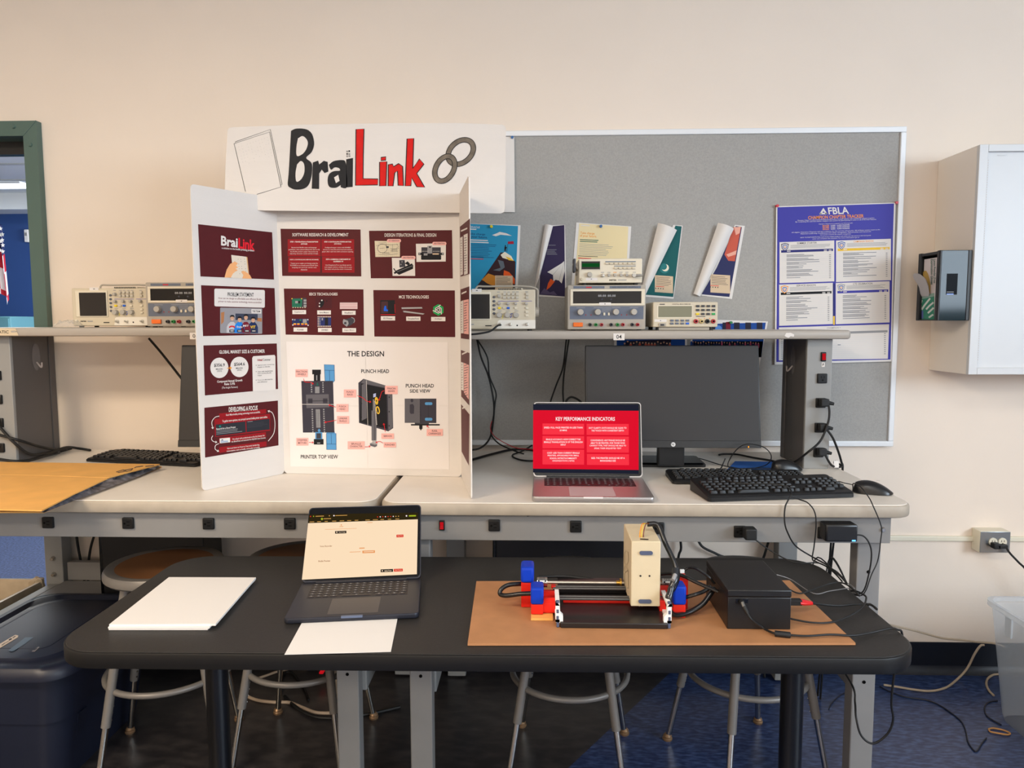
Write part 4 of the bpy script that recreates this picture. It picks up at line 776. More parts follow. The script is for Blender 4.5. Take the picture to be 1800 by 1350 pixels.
    for x in (84.6, 102, 131): o, d = face(H); d.knob(x, 60.5, 2.9, .006, silver); d.knob(x, 60.5, 2, .014, silver); o.build('bnc_socket', t)
    return t
def power_supply():
    t, w, H = inst('power_supply', '', 'power supply', 136, 77.5, .24, 1.5, igrey, 'bench power supplies on the riser shelves')
    o, d = face(H)
    d.rect(10, 2, 64, 6.2, slate, 1); d.txt('888', 32, 3, 42, 5.4, pred, 2, .03); o.build('brand_strip', t); o, d = face(H); d.rect(73, 2, 127, 6.2, slate, 1); d.txt('DC POWER SUPPLY', 78, 3.1, 122, 5, pdark, 2, .004); o.build('title_strip', t); o, d = face(H)
    d.rect(4, 37, 132, 59.5, slate, 1)
    for x in (22.5, 52.5, 84, 115): d.bars(x-7, 39, x+8, 1, 2, .9, pgrey, 2, 0, 1)
    for x in (32, 41, 94, 103): d.disc(x, 52, 1.1, M('led_red', (150, 24, 30), .3), 2, n=10)
    for i in range(4): d.bars(60, 39+i*2.4, 76, 1, 2, .7, pgrey, 2, 0, 1)
    o.build('control_panel', t)
    o = MB(); f = [(5, 7.5, 134, 11), (5, 32, 134, 35.5), (5, 11, 9.5, 32), (128, 11, 134, 32)]
    d = Pn(o, (0, .002, H), (SC, 0, 0), (0, 0, -SC))
    for q in f: d.key(q[0], q[1], q[2], q[3], .003, beige2)
    o.build('display_frame', t)
    o, d = face(H); d.rect(9.5, 11.5, 128, 32, blackg, 1)
    for x in (53, 69.5): d.txt('88.88', x, 16.8, x+14, 20.6, pgrey, 2, .02)
    d.disc(60, 25, 1.8, pdark, 2); d.disc(76, 25, 1.8, pdark, 2); o.build('display', t)
    o, d = face(H); d.LIFT = .0036; d.rect(55, 30.5, 75.5, 35.6, pwhite, 1); d.rect(64, 32.4, 66, 33.6, pblack, 2); o.build('label_tag', t)
    add_knobs(t, H, [(x, 47, 5.7) for x in (22.5, 52.5, 84, 115)], kgrey, .016); add_keys(t, H, [(64, 50.5), (72, 50.5)], beige2, 1.6, 2.4, .004, 'switch')
    o, d = face(H); d.key(10, 65, 27, 72.5, .006, M('switch_orange', (236, 110, 24), .4), .002); o.build('power_switch', t)
    for x, m in ((39.5, dgrey), (49.5, M('post_green', (20, 140, 60), .4)), (59.5, M('post_red', (176, 28, 40), .4)), (76, dgrey), (87, M('post_green')), (96.5, M('post_red')), (112.5, dgrey), (122, M('post_red'))): o, d = face(H); d.knob(x, 69, 3.1, .012, m, 2.7); d.disc(x, 69, 1.4, slotm, 1); a = d.P(x, 69)-Vector((0, .012, 0)); o.cyl(a, a-Vector((0, .001, 0)), .0025, slotm); o.build('terminal', t)
    return t
def place(t, x, y, z, label): t.location = (x, y, z); t['label'] = label
SHR, SHL, DY = 1.379, 1.393, 2.462
sc = oscilloscope(); sc2 = dup(sc)
place(sc, W(131, 560, 2.545).x-.008, 2.545, SHL, 'beige oscilloscope on the shelf tagged 03, near the green doorway'); place(sc2, W(795, 560, DY).x, DY, SHR, 'beige oscilloscope half hidden by the display board, cable plugged in')
ps = power_supply(); ps2 = dup(ps)
place(ps, W(997.5, 560, DY).x, DY, SHR, 'grey bench power supply carrying the small green-display signal generator'); place(ps2, W(257, 560, 2.447).x, 2.447, SHL, 'grey bench power supply cut off by the display board, on the shelf tagged 03')
# signal generator on the power supply
t, w, H = inst('signal_generator', 'cream signal generator with green display, on top of the power supply', 'signal generator', 110, 42, .2, 3, beige2)
o, d = face(H); d.rect(46, 4.7, 98.5, 6.2, M('bar_blue_grey', (90, 110, 130), .5), 1); o.build('marking_bar', t); o, d = face(H); d.rect(61, 12.6, 98.5, 13.8, M('bar_blue_grey'), 1); o.build('marking_bar', t); o, d = face(H)
d.rect(12.5, 33, 32.5, 37.6, pwhite, 1); d.rect(21, 34.8, 23, 35.8, pblack, 2); o.build('label_tag', t); o, d = face(H); d.txt('INSTEK', 53, 36, 66, 38.4, pblack, 1, .03); d.bars(68, 36.4, 83, 1, 2, 1.4, pgrey, 1, 0, 1)
for x, m in ((52, pgrey), (62.5, porange), (73, pgrey), (83, pgrey), (41, pgrey), (96, pgrey)): d.bars(x-2.5, 23.4, x+3, 1, 2, 1, m, 1, 0, 1)
o.build('front_panel', t)
o, d = face(H); d.rect(4, 4, 37, 19.5, igrey, 1); d.rect(5, 5, 36.5, 18, blackg, 2); d.rect(5.4, 8, 36, 14.5, M('lcd_green', (10, 120, 50), .3, emit=.35), 3); o.build('display', t)
add_keys(t, H, [(48.8+i*7.7, 8.6) for i in range(7)]+[(64+i*7.7, 16.6) for i in range(5)], beige, 2.9, 1.7, .005)
add_knobs(t, H, [(18.7, 27.5, 4.6)], kgrey, .014); add_knobs(t, H, [(x, 28.5, 2.8) for x in (52, 62.5, 73, 83)], kgrey, .01); add_knobs(t, H, [(5.3, 35.5, 2.8)], beige, .006, 'power_button')
o, d = face(H); d.knob(41, 29.3, 3.2, .008, silver); d.knob(41, 29.3, 2.1, .018, silver); o.build('bnc_socket', t)
o, d = face(H); a = d.P(95, 29.5); o.cyl(a, a+Vector((0, -.02, 0)), .006, silver); o.cyl(a+Vector((-.008, -.016, 0)), a+Vector((.026, -.016, 0)), .0042, silver); o.build('bnc_socket', t)
o = MB(); o.tube([(.0, .09, .05), (-.012, .03, .06), (-.018, -.02, .066)], .004, igrey, 8); o.box((-.02, -.03, .04), (-.012, .02, .085), dgrey, .003); o.cyl((-.006, .09, .05), (.002, .09, .05), .014, igrey); o.build('handle', t)
place(t, W(1017.5, 480, DY).x, DY+.004, SHR+79*SC+.0008, t['label'])
t, w, H = inst('bench_multimeter', 'low beige bench multimeter with grey screen, right of the power supply', 'multimeter', 112, 43.5, .2, 5.5, beige)
o, d = face(H); d.rect(6.7, 5.6, 68, 28, beige2, 1); d.txt('DIGITAL MULTIMETER', 33, 3, 65, 4.6, pdark, 1, .01); d.bars(11, 3.2, 20, 1, 2, 1.4, pdark, 1, 0, 1); d.rect(2.5, 30, 23.5, 34.3, pwhite, 1); d.rect(12, 31.6, 14, 32.6, pblack, 2)
for x in (79, 89, 98): d.disc(x, 28.6, .9, porange, 1, n=8)
d.bars(74, 24.6, 90, 1, 2, 1, pdark, 1, 0, 1); o.build('front_panel', t)
o, d = face(H); d.rect(9, 7, 66.8, 26.2, M('lcd_grey', (128, 126, 104), .12), 2); o.build('screen', t)
add_keys(t, H, [(76.7+i*9.1, y) for i in range(4) for y in (7.2, 14)]+[(85.8, 20.9), (94.9, 20.9)], dgrey, 2.8, 1.7)
add_keys(t, H, [(76.7, 20.9)], M('button_yellow'), 2.8, 1.7); add_keys(t, H, [(104, 20.9)], M('button_green', (24, 160, 80), .4), 2.8, 1.7); add_keys(t, H, [(32.5+i*9, y) for i in range(4) for y in (32, 37.2) if not (i == 3 and y > 33)], slate, 2.8, 1.6); add_keys(t, H, [(59.5, 37.2)], M('button_blue'), 2.8, 1.6)
o, d = face(H); d.key(10, 36.6, 22, 42, .003, igrey); d.key(13, 38, 19, 41, .005, dgrey); o.build('power_switch', t)
for x, m in ((74, M('post_red')), (83.7, M('jack_beige', (206, 180, 120), .4)), (93.8, black), (104, M('post_red'))): o, d = face(H); d.knob(x, 33.6, 4, .007, m, 3.6); a = d.P(x, 33.6); o.cyl(a, a-Vector((0, .0085, 0)), .0032, slotm); o.build('terminal', t)
o = MB(); o.box((.02, .012, 0), (w-.025, .03, 5.6*SC), igrey, .002); o.build('tilt_stand', t)
place(t, W(1148, 560, DY).x, DY, SHR, t['label'])
# clear crumpled wrap at the left end of the shelf
b = MB(); c = W(120, 566, 2.5); wrap = M('clear_film', (226, 222, 214), .08, alpha=.2)
vs = []; nx, ny = 16, 10
for i in range(nx):
    for j in range(ny): u, v = i/(nx-1)-.5, j/(ny-1)-.5; vs.append((c.x+u*.085, c.y+v*.07, SHL+.001+min(.016, max(0, (.25-u*u)*(.25-v*v))*.6)*(.6+.9*random.random())+random.random()*.003))
b.add(vs, [(i*ny+j, (i+1)*ny+j, (i+1)*ny+j+1, i*ny+j+1) for i in range(nx-1) for j in range(ny-1)], wrap); single(b, 'plastic_wrap', 'crumpled clear plastic wrap beside the oscilloscope near the doorway', 'plastic wrap')
# ================================================================ monitors
mscr = M('monitor_screen', (40, 38, 39), .45, spec=.4); mbez = M('monitor_bezel', (26, 26, 28), .4)
def monitor(label, cx, yb, zb, yt, zt, w, base_y, logo):
    t = thing('monitor', label, 'monitor', (cx, base_y, ZB))
    u = Vector((0, yt-yb, zt-zb)); L = u.length; a = math.atan2(yt-yb, zt-zb); T = Matrix.Translation((cx, yb, zb)) @ Matrix.Rotation(-a, 4, 'X')
    o = MB(); o.T = T; o.box((-w/2, 0, 0), (w/2, .022, L), mbez, .003); o.box((-w*.36, .02, .05), (w*.36, .045, L*.85), mbez, .012); o.build('housing', t)
    o = MB(); o.T = T; o.box((-w/2+.006, -.0012, .024), (w/2-.006, .001, L-.006), mscr, .0004); o.build('screen', t)
    o = MB(); o.T = T; o.box((-w/2, -.002, 0), (w/2, .001, .0235), mbez, .001); bz = o.build('lower_bezel', t)
    if logo:
        o = MB(); o.T = T; d = Pn(o, (0, -.002, 0), (.001, 0, 0), (0, 0, -.001)); d.disc(0, -11, 7.5, M('logo_silver', (214, 214, 214), .3), 1, n=28); d.txt('hp', -3.6, -15.5, 3.6, -7, mbez, 2, .01, 0, -.25); d.LIFT = 0; o.build('emblem', bz)
        o = MB(); o.T = T; o.box((w/2-.044, -.003, .001), (w/2-.041, -.001, .006), M('led_amber', (255, 150, 30), .3, emit=2)); o.build('power_light', bz)
    o = MB(); o.box((cx-.045, yb+.03, ZB+.012), (cx+.045, yb+.065, zb+.1), mbez, .006); o.build('stand_neck', t)
    o = MB(); o.loft([[(x, y, z) for x, y in rr(cx-.13+i, base_y+i, cx+.13-i, base_y+.15-i, .012, 4)] for i, z in ((0, ZB), (0, ZB+.008), (.006, ZB+.014))], blackg); o.build('stand_base', t)
    return t
monitor('large dark monitor with round silver emblem, under the shelf tagged 04', .461, 2.43, .986, 2.487, 1.328, .585, 2.505, True)
monitor('dark monitor mostly hidden behind the display board, by the doorway side', -1.243+.27, 2.46, .978, 2.515, 1.33, .54, 2.47, False)
# ================================================================ keyboards, mice, laptops
km = {}
def keymesh(mat):
    if mat.name in km: return km[mat.name]
    o = MB(); o.loft([[(x, y, z) for x, y in rr(-.5+i, -.5+i, .5-i, .5-i, .12, 2)] for i, z in ((0, 0), (.02, .5), (.1, 1))], mat); ob = o.build('key', origin=Vector((0, 0, 0))); km[mat.name] = ob.data; bpy.data.objects.remove(ob); return km[mat.name]
def add_key(parent, mat, T, x, y, z, sx, sy, sz):
    k = bpy.data.objects.new('key', keymesh(mat)); COL.objects.link(k); k.parent = parent
    off = Vector((0, 0, 0)); q = parent
    while q: off += Vector(q.location); q = q.parent
    k.matrix_basis = Matrix.Translation(-off) @ T @ Matrix.Translation((x, y, z)) @ Matrix.Diagonal((sx, sy, sz, 1))
def keyboard(label, fl, w, dpt, rz, h0, h1, mat, kmat):
    t = thing('keyboard', label, 'keyboard', (fl[0], fl[1], ZB)); T = Matrix.Translation((fl[0], fl[1], ZB)) @ Matrix.Rotation(rz, 4, 'Z')
    o = MB(); o.T = T
    def ring(i, top, dz=0): return [(x, y, (h0+(h1-h0)*y/dpt+dz) if top else .002+(h1-h0)*.0*y) for x, y in rr(i, i, w-i, dpt-i, .01, 4)]
    o.loft([ring(.004, False), ring(0, False, 0), ring(0, True, -.004), ring(.004, True, 0)], mat); o.build('housing', t)
    o = MB(); o.T = T
    for x in (.03, w-.06): o.box((x, .012, 0), (x+.03, .03, .0025), rubber); 
    o.build('foot', t)
    px = (w-.024)/22.6; py = (dpt-.03)/6.4; zz = lambda y: h0+(h1-h0)*y/dpt-.001
    def kk(cx, row, ww=1, hh=1): y = dpt-.014-py*(row+.5+(.3 if row else 0)); add_key(t, kmat, T, .012+px*cx, y, zz(y), px*ww*.86, py*hh*.84, .008)
    for i in range(12): kk(2.2+i*1.04+(i//4)*.25, 0)
    for r in range(1, 5):
        for i in range(13): kk(.6+i*1.09+.12*(r-1)*(i > 0), r, 1.15 if i in (0, 12) else 1.02)
    for cx, ww in ((.7, 1.3), (2.1, 1.2), (3.4, 1.2), (7.2, 6), (11.0, 1.2), (12.2, 1.2), (13.3, 1.1), (14.3, 1)): kk(cx, 5, ww)
    for r in (1, 2):
        for i in range(3): kk(15.9+i*1.03, r)
    kk(16.93, 4); [kk(15.9+i*1.03, 5) for i in range(3)]
    for r in range(1, 5):
        for i in range(4): kk(19.3+i*1.0, r)
    kk(19.8, 5, 1.9)
    return t
kb = M('keyboard_black', (18, 18, 20), .45, spec=.4); kc = M('keycap_black', (22, 22, 24), .42, spec=.4)
keyboard('black keyboard beside the orange-tan mailer, cut off by the display board', (-1.64, 2.56), .46, .15, -.2, .012, .022, kb, kc)
keyboard('thin black keyboard lying in front of the monitor stand, behind another keyboard', (.424, 2.235), .43, .135, .0, .012, .022, kb, kc)
keyboard('chunky black keyboard nearest the bench edge, angled', (.482, 2.012), .436, .152, .148, .016, .038, kb, M('keycap_charcoal', (30, 30, 32), .45, spec=.4))
def mouse(label, pos, rz, cord, L=.108, w=.06, h=.038):
    t = thing('mouse', label, 'computer mouse', (pos[0], pos[1], pos[2])); T = Matrix.Translation(pos) @ Matrix.Rotation(rz, 4, 'Z'); o = MB(); o.T = T; R = []
    for i in range(15):
        s_ = i/14; x = -L/2+L*s_; wd = w/2*(1-abs(2*s_-1)**2.6)**.5*(1-.12*math.sin(math.pi*s_)) if 0 < s_ < 1 else .002; hh = h*(math.sin(math.pi*min(1, .12+s_*.86)**.8))**.7 if 0 < s_ < 1 else .006
        R.append([(x, wd*math.cos(a*math.pi/10), max(.0015, hh*max(0, math.sin(a*math.pi/10))**.75) if 0 <= a <= 10 else .0015) for a in range(20)])
    o.loft(R, blackg if False else M('mouse_black', (22, 22, 24), .3)); o.build('body', t)
    o = MB(); o.T = T; o.cyl((-L*.24, -.003, h*.72), (-L*.24, .003, h*.72), .009, rubber, n=16); o.build('scroll_wheel', t)
    o = MB(); o.T = T; d = Pn(o, (L*.12, 0, h*1.005), (.001, 0, 0), (0, -.001, 0)); d.rrect(-5, -2, 5, 2, 1.5, silver, 1); o.build('emblem', t)
    o = MB(); o.tube(cord, .0017, rubber, 6); o.build('cable', t)
    return t
pm = Z(1534, 860, ZB+.012)
mouse('black corded mouse at the bench corner, right of the chunky keyboard', (pm.x, pm.y, ZB), -.32, [Vector((pm.x-.05, pm.y+.016, ZB+.008)), Z(1500, 850, ZB+.02), Z(1512, 855, ZB+.045), Z(1527, 874, ZB+.022), W(1535, 890, 1.976), W(1549, 925, 1.975), W(1548, 950, 1.975), W(1543, 985, 1.98), W(1532, 1010, 1.972), W(1516, 1046, 1.97), Vector((.86, 2.0, .65)), Vector((.85, 2.018, .57))])
pm2 = Z(1383, 820.5, ZB+.015)
b = MB(); q = [Z(x, y, ZB) for x, y in ((1278, 827), (1292, 812), (1356, 813), (1388, 814.5), (1396, 828))]; b.prism(q, (0, 0, .003), M('blue_fabric', (24, 92, 176), .8)); single(b, 'mouse_pad', 'bright blue mouse pad behind the two keyboards', 'mouse pad')
mouse('black mouse resting on the bright blue mouse pad', (pm2.x, pm2.y, ZB+.003), .1, [Vector((pm2.x-.05, pm2.y-.005, ZB+.01)), Z(1330, 823, ZB+.008), Z(1283, 822, ZB+.008), W(1284, 805, 2.42), W(1300, 786, 2.40), W(1318, 780.5, 2.39), W(1344, 787, 2.40), W(1356, 803, 2.41), Z(1345, 818, ZB+.012), Z(1310, 824, ZB+.006), Z(1270, 818, ZB+.004), Z(1230, 806, ZB+.004), Z(1190, 800, ZB+.004)])
def laptop(label, fl, w, dpt, rz, zbase, tilt, lidlen, th, mat, kmat, deckm, lipm):
    t = thing('laptop', label, 'laptop', (fl[0], fl[1], zbase)); T = Matrix.Translation((fl[0], fl[1], zbase)) @ Matrix.Rotation(rz, 4, 'Z')
    o = MB(); o.T = T; o.slab(0, 0, w, dpt, .011, .001, th, .0022, mat, n=5); bs = o.build('base', t)
    o = MB(); o.T = T; o.box((w*.42, -.0006, th-.0045), (w*.58, .006, th+.0003), lipm, .001); o.build('finger_notch', bs)
    o = MB(); o.T = T
    for x, y in ((.03, .02), (w-.03, .02), (.03, dpt-.02), (w-.03, dpt-.02)): o.cyl((x, y, 0), (x, y, .0015), .006, rubber, n=10)
    o.build('foot', bs)
    o = MB(); o.T = T; kx0, kx1, ky0, ky1 = w*.1, w*.9, dpt*.52, dpt*.93; o.box((kx0, ky0, th-.001), (kx1, ky1, th+.0003), deckm); kbp = o.build('key_well', bs)
    o = MB(); o.T = T; o.box((w*.31, dpt*.06, th-.001), (w*.69, dpt*.475, th+.0004), M(mat.name+'_pad', tuple(int(v) for v in (58, 56, 60)) if 'midnight' in mat.name else (176, 172, 172), .3), .0002); o.build('trackpad', bs)
    px = (kx1-kx0)/14.2; py = (ky1-ky0)/6.1; leg = MB(); leg.T = T; dl = Pn(leg, (0, 0, th+.0013), (1, 0, 0), (0, -1, 0)); dl.LIFT = .0002
    def kk(cx, row, ww=1): x, y = kx0+px*(cx+.1), ky1-py*(row+.55); add_key(t, kmat, T, x, y, th, px*ww*.86, py*.84, .0013); dl.rect(x-px*.13, -y-py*.13, x+px*.13, -y+py*.13, pgrey, 1)
    for r in range(5):
        for i in range(14): kk(.5+i, r, 1 if r == 0 or 0 < i < 13 else 1.1)
    for cx, ww in ((.5, 1), (1.5, 1), (2.5, 1), (3.6, 1.2), (6.8, 5), (10, 1.2), (11.1, 1), (12.2, 1), (13.3, 1)): kk(cx, 5, ww)
    o = leg.build('key_legends', bs)
    HT = T @ Matrix.Translation((0, dpt-.004, th+.001)) @ Matrix.Rotation(-tilt, 4, 'X')
    o = MB(); o.T = HT; P = rr(0, 0, w, lidlen, .01, 5); o.prism([(x, .0045, z) for x, z in P], (0, -.0045, 0), mat); lid = o.build('lid', t)
    o = MB(); o.T = T; o.cyl((w*.12, dpt-.006, th+.001), (w*.88, dpt-.006, th+.001), .004, deckm, n=10); o.build('hinge', t)
    o = MB(); o.T = HT; d = Pn(o, (0, 0, 0), (1, 0, 0), (0, 0, -1)); d.LIFT = .0002; d.poly([(x, -z) for x, z in rr(.0025, .004, w-.0025, lidlen-.0025, .009, 5)], blackg, 1); o.build('display_glass', lid)
    return t, lid, HT @ Vector((0, -.0006, 0)), (HT.to_3x3() @ Vector((0, -1, 0))).normalized()
def em(name, rgb=None, e=1): return M(name, rgb, .3, emit=e)
al = M('laptop_silver', (178, 174, 172), .38, .75); md = M('laptop_midnight', (40, 42, 52), .4, .3)
t, lid, hp0, hn0 = laptop('silver laptop with a red presentation on screen, on the beige bench', (-.0105, 2.004), .342, .262, -.012, ZB, .262, .238, .0155, al, M('laptop_key', (22, 20, 24), .4), M('key_well_black', (18, 18, 20), .5), M('laptop_lip', (226, 224, 222), .3))
o = MB(); d = Fr(o, hp0, hn0, 820, 600, 3.6); d.LIFT = .0012
sr, sb, sw = em('screen_crimson', (224, 0, 38), .98), em('screen_coral', (252, 48, 66), .98), em('screen_white', (255, 236, 236), 1); sd = em('screen_night', (24, 28, 48), .8)
d.poly([(422,398),(1089,401),(1089,838),(421,830)], sd, 0); d.poly([(422,436),(1089,440),(1089,814),(421,806)], sr, 1)
d.txt('KEY PERFORMANCE INDICATORS', 565, 479, 939, 503, sw, 3, .02, .002)
for x0, y0, x1, y1, rows in ((481,520,744,590,['SPEED: FULL PAGE PRINTED IN LESS THAN','20 MINS']), (760,522,1026,592,['DOT CLARITY: DOTS SHOULD BE CLEAR TO','THE TOUCH WITH CONSISTENT DEPTH']), (481,599,744,677,['BRAILLE ACCURACY: HOW CORRECT THE','BRAILLE TRANSLATION IS OF THE ENGLISH','INPUT']), (761,602,1027,703,['CONVENIENCE: ANY PHRASE SHOULD BE','ABLE TO BE PRINTED. FOR THOSE WHO','CANNOT TYPE, THEY SHOULD BE ABLE TO','SPEAK THEIR REQUESTED TEXT']), (481,685,744,779,['COST: LESS THAN CURRENT BRAILLE','PRINTERS, AFFORDABLE FOR SMALL','SCHOOL DISTRICTS/COMMUNITY','ORGANIZATIONS (<$750)']), (762,713,1028,782,['SIZE: THE PRINTER SHOULD BE OF A','MANAGEABLE SIZE'])):
    d.rect(x0, y0, x1, y1, sb, 2, .006); n = len(rows); cy = (y0+y1)/2-n*8.5+3; d.para(rows, (x0+x1)/2, cy, 11, 17, 6.6, sw, 3, .016)
o.build('screen', lid)
t, lid, hp0, hn0 = laptop('midnight-coloured laptop with a pale peach web page, on the black table', (-.546, 1.507), .291, .222, .137, ZT, .715, .203, .0125, md, M('laptop_key_dark', (30, 26, 30), .4), M('key_well_midnight', (26, 24, 30), .5), M('laptop_lip_midnight', (86, 98, 124), .3))
o = MB(); d = Fr(o, hp0, hn0, 500, 890, 7.2); d.LIFT = .0012; pe = em('screen_peach', (255, 226, 190), .97); br = em('screen_brown', (56, 44, 14), .6); bk = em('screen_ink', (30, 24, 24), .5); rd = em('screen_red', (240, 50, 34), .8); og = em('screen_orange', (250, 164, 100), .85); yl = em('screen_gold', (226, 170, 90), .8)
d.poly([(312,105),(1690,82),(1690,172),(298,218)], br, 1); d.poly([(300,217),(1688,168),(1676,862),(222,932)], pe, 2)
k = -.034
for x, m in ((332, rd), (370, em('screen_lime', (190, 210, 40), .7))): d.disc(x, 132+(x-332)*k, 7, m, 3)
d.bars(395, 126, 500, 1, 5, 9, yl, 3, k, 1); d.disc(570, 124, 7, yl, 3); d.disc(628, 122, 9, sw, 3); d.bars(645, 118, 795, 1, 5, 8, yl, 3, k, 1); d.disc(476, 164, 14, em('screen_lime', (190, 210, 40), .7), 3); d.bars(496, 158, 590, 1, 4, 9, yl, 3, k, 1)
for i, m in enumerate((rd, sw, rd, sw, rd, rd, sw, yl, yl)): d.disc(1180+i*33, 138-i*1, 7, m, 3)
d.disc(1545, 125, 10, sw, 3); d.rrect(1575, 116, 1665, 134, 6, em('screen_lime'), 3, -.02)
for i in range(12): d.bars(320+i*95+(i > 6)*40, 198-i*3.4, 385+i*95+(i > 6)*40, 1, 4, 8, yl, 3, k, .6)
d.disc(720, 240, 8, og, 3); d.bars(698, 258, 745, 1, 4, 6, og, 3, k, 1); d.bars(515, 295, 915, 1, 4, 4, og, 3, k, 1); d.bars(1050, 208, 1115, 1, 4, 6, og, 3, k, 1)
for x0, y0, x1, y1, m, t_ in ((642,318,785,350,bk,'Select Image'), (1418,364,1507,397,rd,'Stop Print'), (1218,802,1375,838,bk,'Braille Printer'), (1385,796,1498,830,rd,'Start Printing')):
    d.rect(x0, y0, x1, y1, m, 3, k); w_ = x1-x0; d.txt(t_, x0+w_*(.32 if m is bk else .14), y0+9, x1-w_*.1, y1-9, pe, 4, .01, k)
    if m is bk: d.disc(x0+22, (y0+y1)/2-1, 8, pe, 4)
d.rect(987, 566, 1146, 598, og, 3, k); d.bars(1005, 577, 1130, 1, 4, 8, pe, 4, k, 1); bt = em('screen_umber', (180, 100, 40), .6); d.txt('Voice Recorder', 450, 500, 604, 520, bt, 3, .008, k); d.txt('Braille Preview', 432, 688, 580, 708, bt, 3, .012, k); d.bars(826, 580, 965, 1, 4, 6, og, 3, k, 1); d.bars(948, 528, 1015, 1, 4, 12, og, 3, k, 1); d.bars(510, 762, 512, 1, 4, 4, og, 3)
o.build('screen', lid)
# ================================================================ mailer on the left bench
kraft = M('kraft_tan', (234, 175, 94), .75, noise=.06, nscale=12, bump=.1, bscale=40); t = thing('padded_mailer', 'big opened tan cardboard mailer with silver lining, hanging over the bench edge', 'mailer', tuple(Z(60, 850, ZB)))
zt = ZB+.02
b = MB(); b.prism([Z(x, y, ZB+.001) for x, y in ((-150, 828), (0, 827), (150, 822), (284, 821.5), (206, 852), (141, 876), (77, 902), (-150, 902))], (0, 0, .004), kraft); b.build('back_sheet', t)
b = MB(); P = [Z(x, y, zt) for x, y in ((-150, 822), (0, 813.5), (100, 815), (281, 817.5), (236, 829), (191, 841), (80, 837.5), (-150, 832))]; b.prism(P, (0, 0, .0035), kraft); d = Fr(b, (0, 0, zt+.0035), (0, 0, 1), 0, 560, 3.6)
for pts in ([(735,972),(780,958),(800,966),(745,976)], [(780,962),(842,950),(830,962),(800,968)], [(850,946),(862,940),(905,934)], [(920,936),(975,930)]): d.line(pts, 4, pdark, 1)
b.build('upper_flap', t)
b = MB(); P = [Z(x, y, zt) for x, y in ((-150, 832.5), (80, 838.2), (189.5, 842.2), (130, 870), (73.5, 899), (0, 897.5), (-150, 895))]; b.prism(P, (0, 0, .0035), kraft); b.build('front_flap', t)
b = MB(); A = [Z(x, y, zt) for x, y in ((280, 818), (236, 829.5), (189, 842), (130, 870), (74, 899))]; B = [Z(x, y, ZB+.005) for x, y in ((283, 821), (245, 837), (206, 852), (141, 876), (77, 901.5))]
A2, B2 = [], []
for i in range(4):
    for j in range(6): A2.append(A[i].lerp(A[i+1], j/6)); B2.append(B[i].lerp(B[i+1], j/6))
A2.append(A[-1]); B2.append(B[-1]); C2 = [a.lerp(c, .5)+Vector((-.012+.008*math.sin(i*1.7), .004*math.cos(i*2.3), .002)) for i, (a, c) in enumerate(zip(A2, B2))]
n = len(A2); lin_m = M('silver_lining', (128, 130, 140), .3, .6, noise=.75, nscale=45); b.add(A2+C2+B2, [(i, i+1, n+i+1, n+i) for i in range(n-1)]+[(n+i, n+i+1, 2*n+i+1, 2*n+i) for i in range(n-1)], lin_m); b.build('lining', t)
# ================================================================ wall cabinet, glove dispenser, outlet
cw = M('cabinet_white', (212, 213, 214), .38); cs = M('cabinet_side', (244, 236, 226), .45); X0, X1, CY, CZ0, CZ1 = 1.525, 2.45, 2.61, 1.219, 2.012
t = thing('wall_cabinet', 'white wall cabinet with ribbed sliding front at the picture edge', 'cabinet', (X0, CY, CZ0))
b = MB(); b.box((X0, CY+.016, CZ0), (X0+.018, WY-.001, CZ1), cs, .001); b.build('side_panel', t)
b = MB(); b.box((X1-.018, CY+.016, CZ0), (X1, WY-.001, CZ1), cs, .001); b.build('side_panel', t)
b = MB(); b.box((X0+.018, CY+.016, CZ1-.018), (X1-.018, WY-.001, CZ1), cw, .001); b.build('top_panel', t)
b = MB(); b.box((X0+.018, CY+.016, CZ0), (X1-.018, WY-.001, CZ0+.018), cs, .001); b.build('bottom_panel', t)
for q in ((X0, CZ0, X0+.03, CZ1), (X1-.03, CZ0, X1, CZ1), (X0+.03, CZ1-.024, X1-.03, CZ1), (X0+.03, CZ0, X1-.03, CZ0+.024)): b = MB(); b.box((q[0], CY, q[1]), (q[2], CY+.016, q[3]), cw, .0015); b.build('face_frame', t)
b = MB(); n = 190; P = []
for i in range(n+1): x = X0+.03+(X1-X0-.06)*i/n; P.append((x, CY+.012+.0012*(i % 2)))
b.loft([[(x, y, z) for x, y in P] for z in (CZ0+.024, CZ1-.024)], cw, False, False, closed=False); dr = b.build('sliding_front', t)
b = MB()
for i in range(84): z = CZ0+.05+i*.0083; b.box((X0+.033, CY+.0095, z), (X0+.0375, CY+.012, z+.004), M('ridge_beige', (206, 196, 188), .5))
b.build('finger_strip', dr)
b = MB(); p = W(1762, 273, CY+.01); d = Pn(b, (p.x, CY+.0105, p.z), (.001, 0, 0), (0, 0, -.001)); d.bars(-14, -2, 14, 1, 4, 3, M('faint_grey', (206, 210, 214), .5), 1, 0, 1); b.build('emblem', dr)
gx0, gx1, gy0, gy1 = W(1650, 500, 2.62).x, X0-.001, 2.62, 2.765; gz0, gz1 = W(1670, 563.5, gy0).z, W(1670, 439.5, gy0).z
gb = M('dispenser_teal_reflection', (8, 34, 42), .07, spec=.2); t = thing('glove_dispenser', 'glossy black glove box holder on the side of the white cabinet', 'glove dispenser', (gx0, gy0, gz0))  # black front, teal of the reflected window tinted into its base colour
b = MB(); fw = gx1-gx0; b.box((gx0, gy0, gz0), (gx1, gy0+.006, gz1), gb, .002); fp = b.build('front_panel', t)
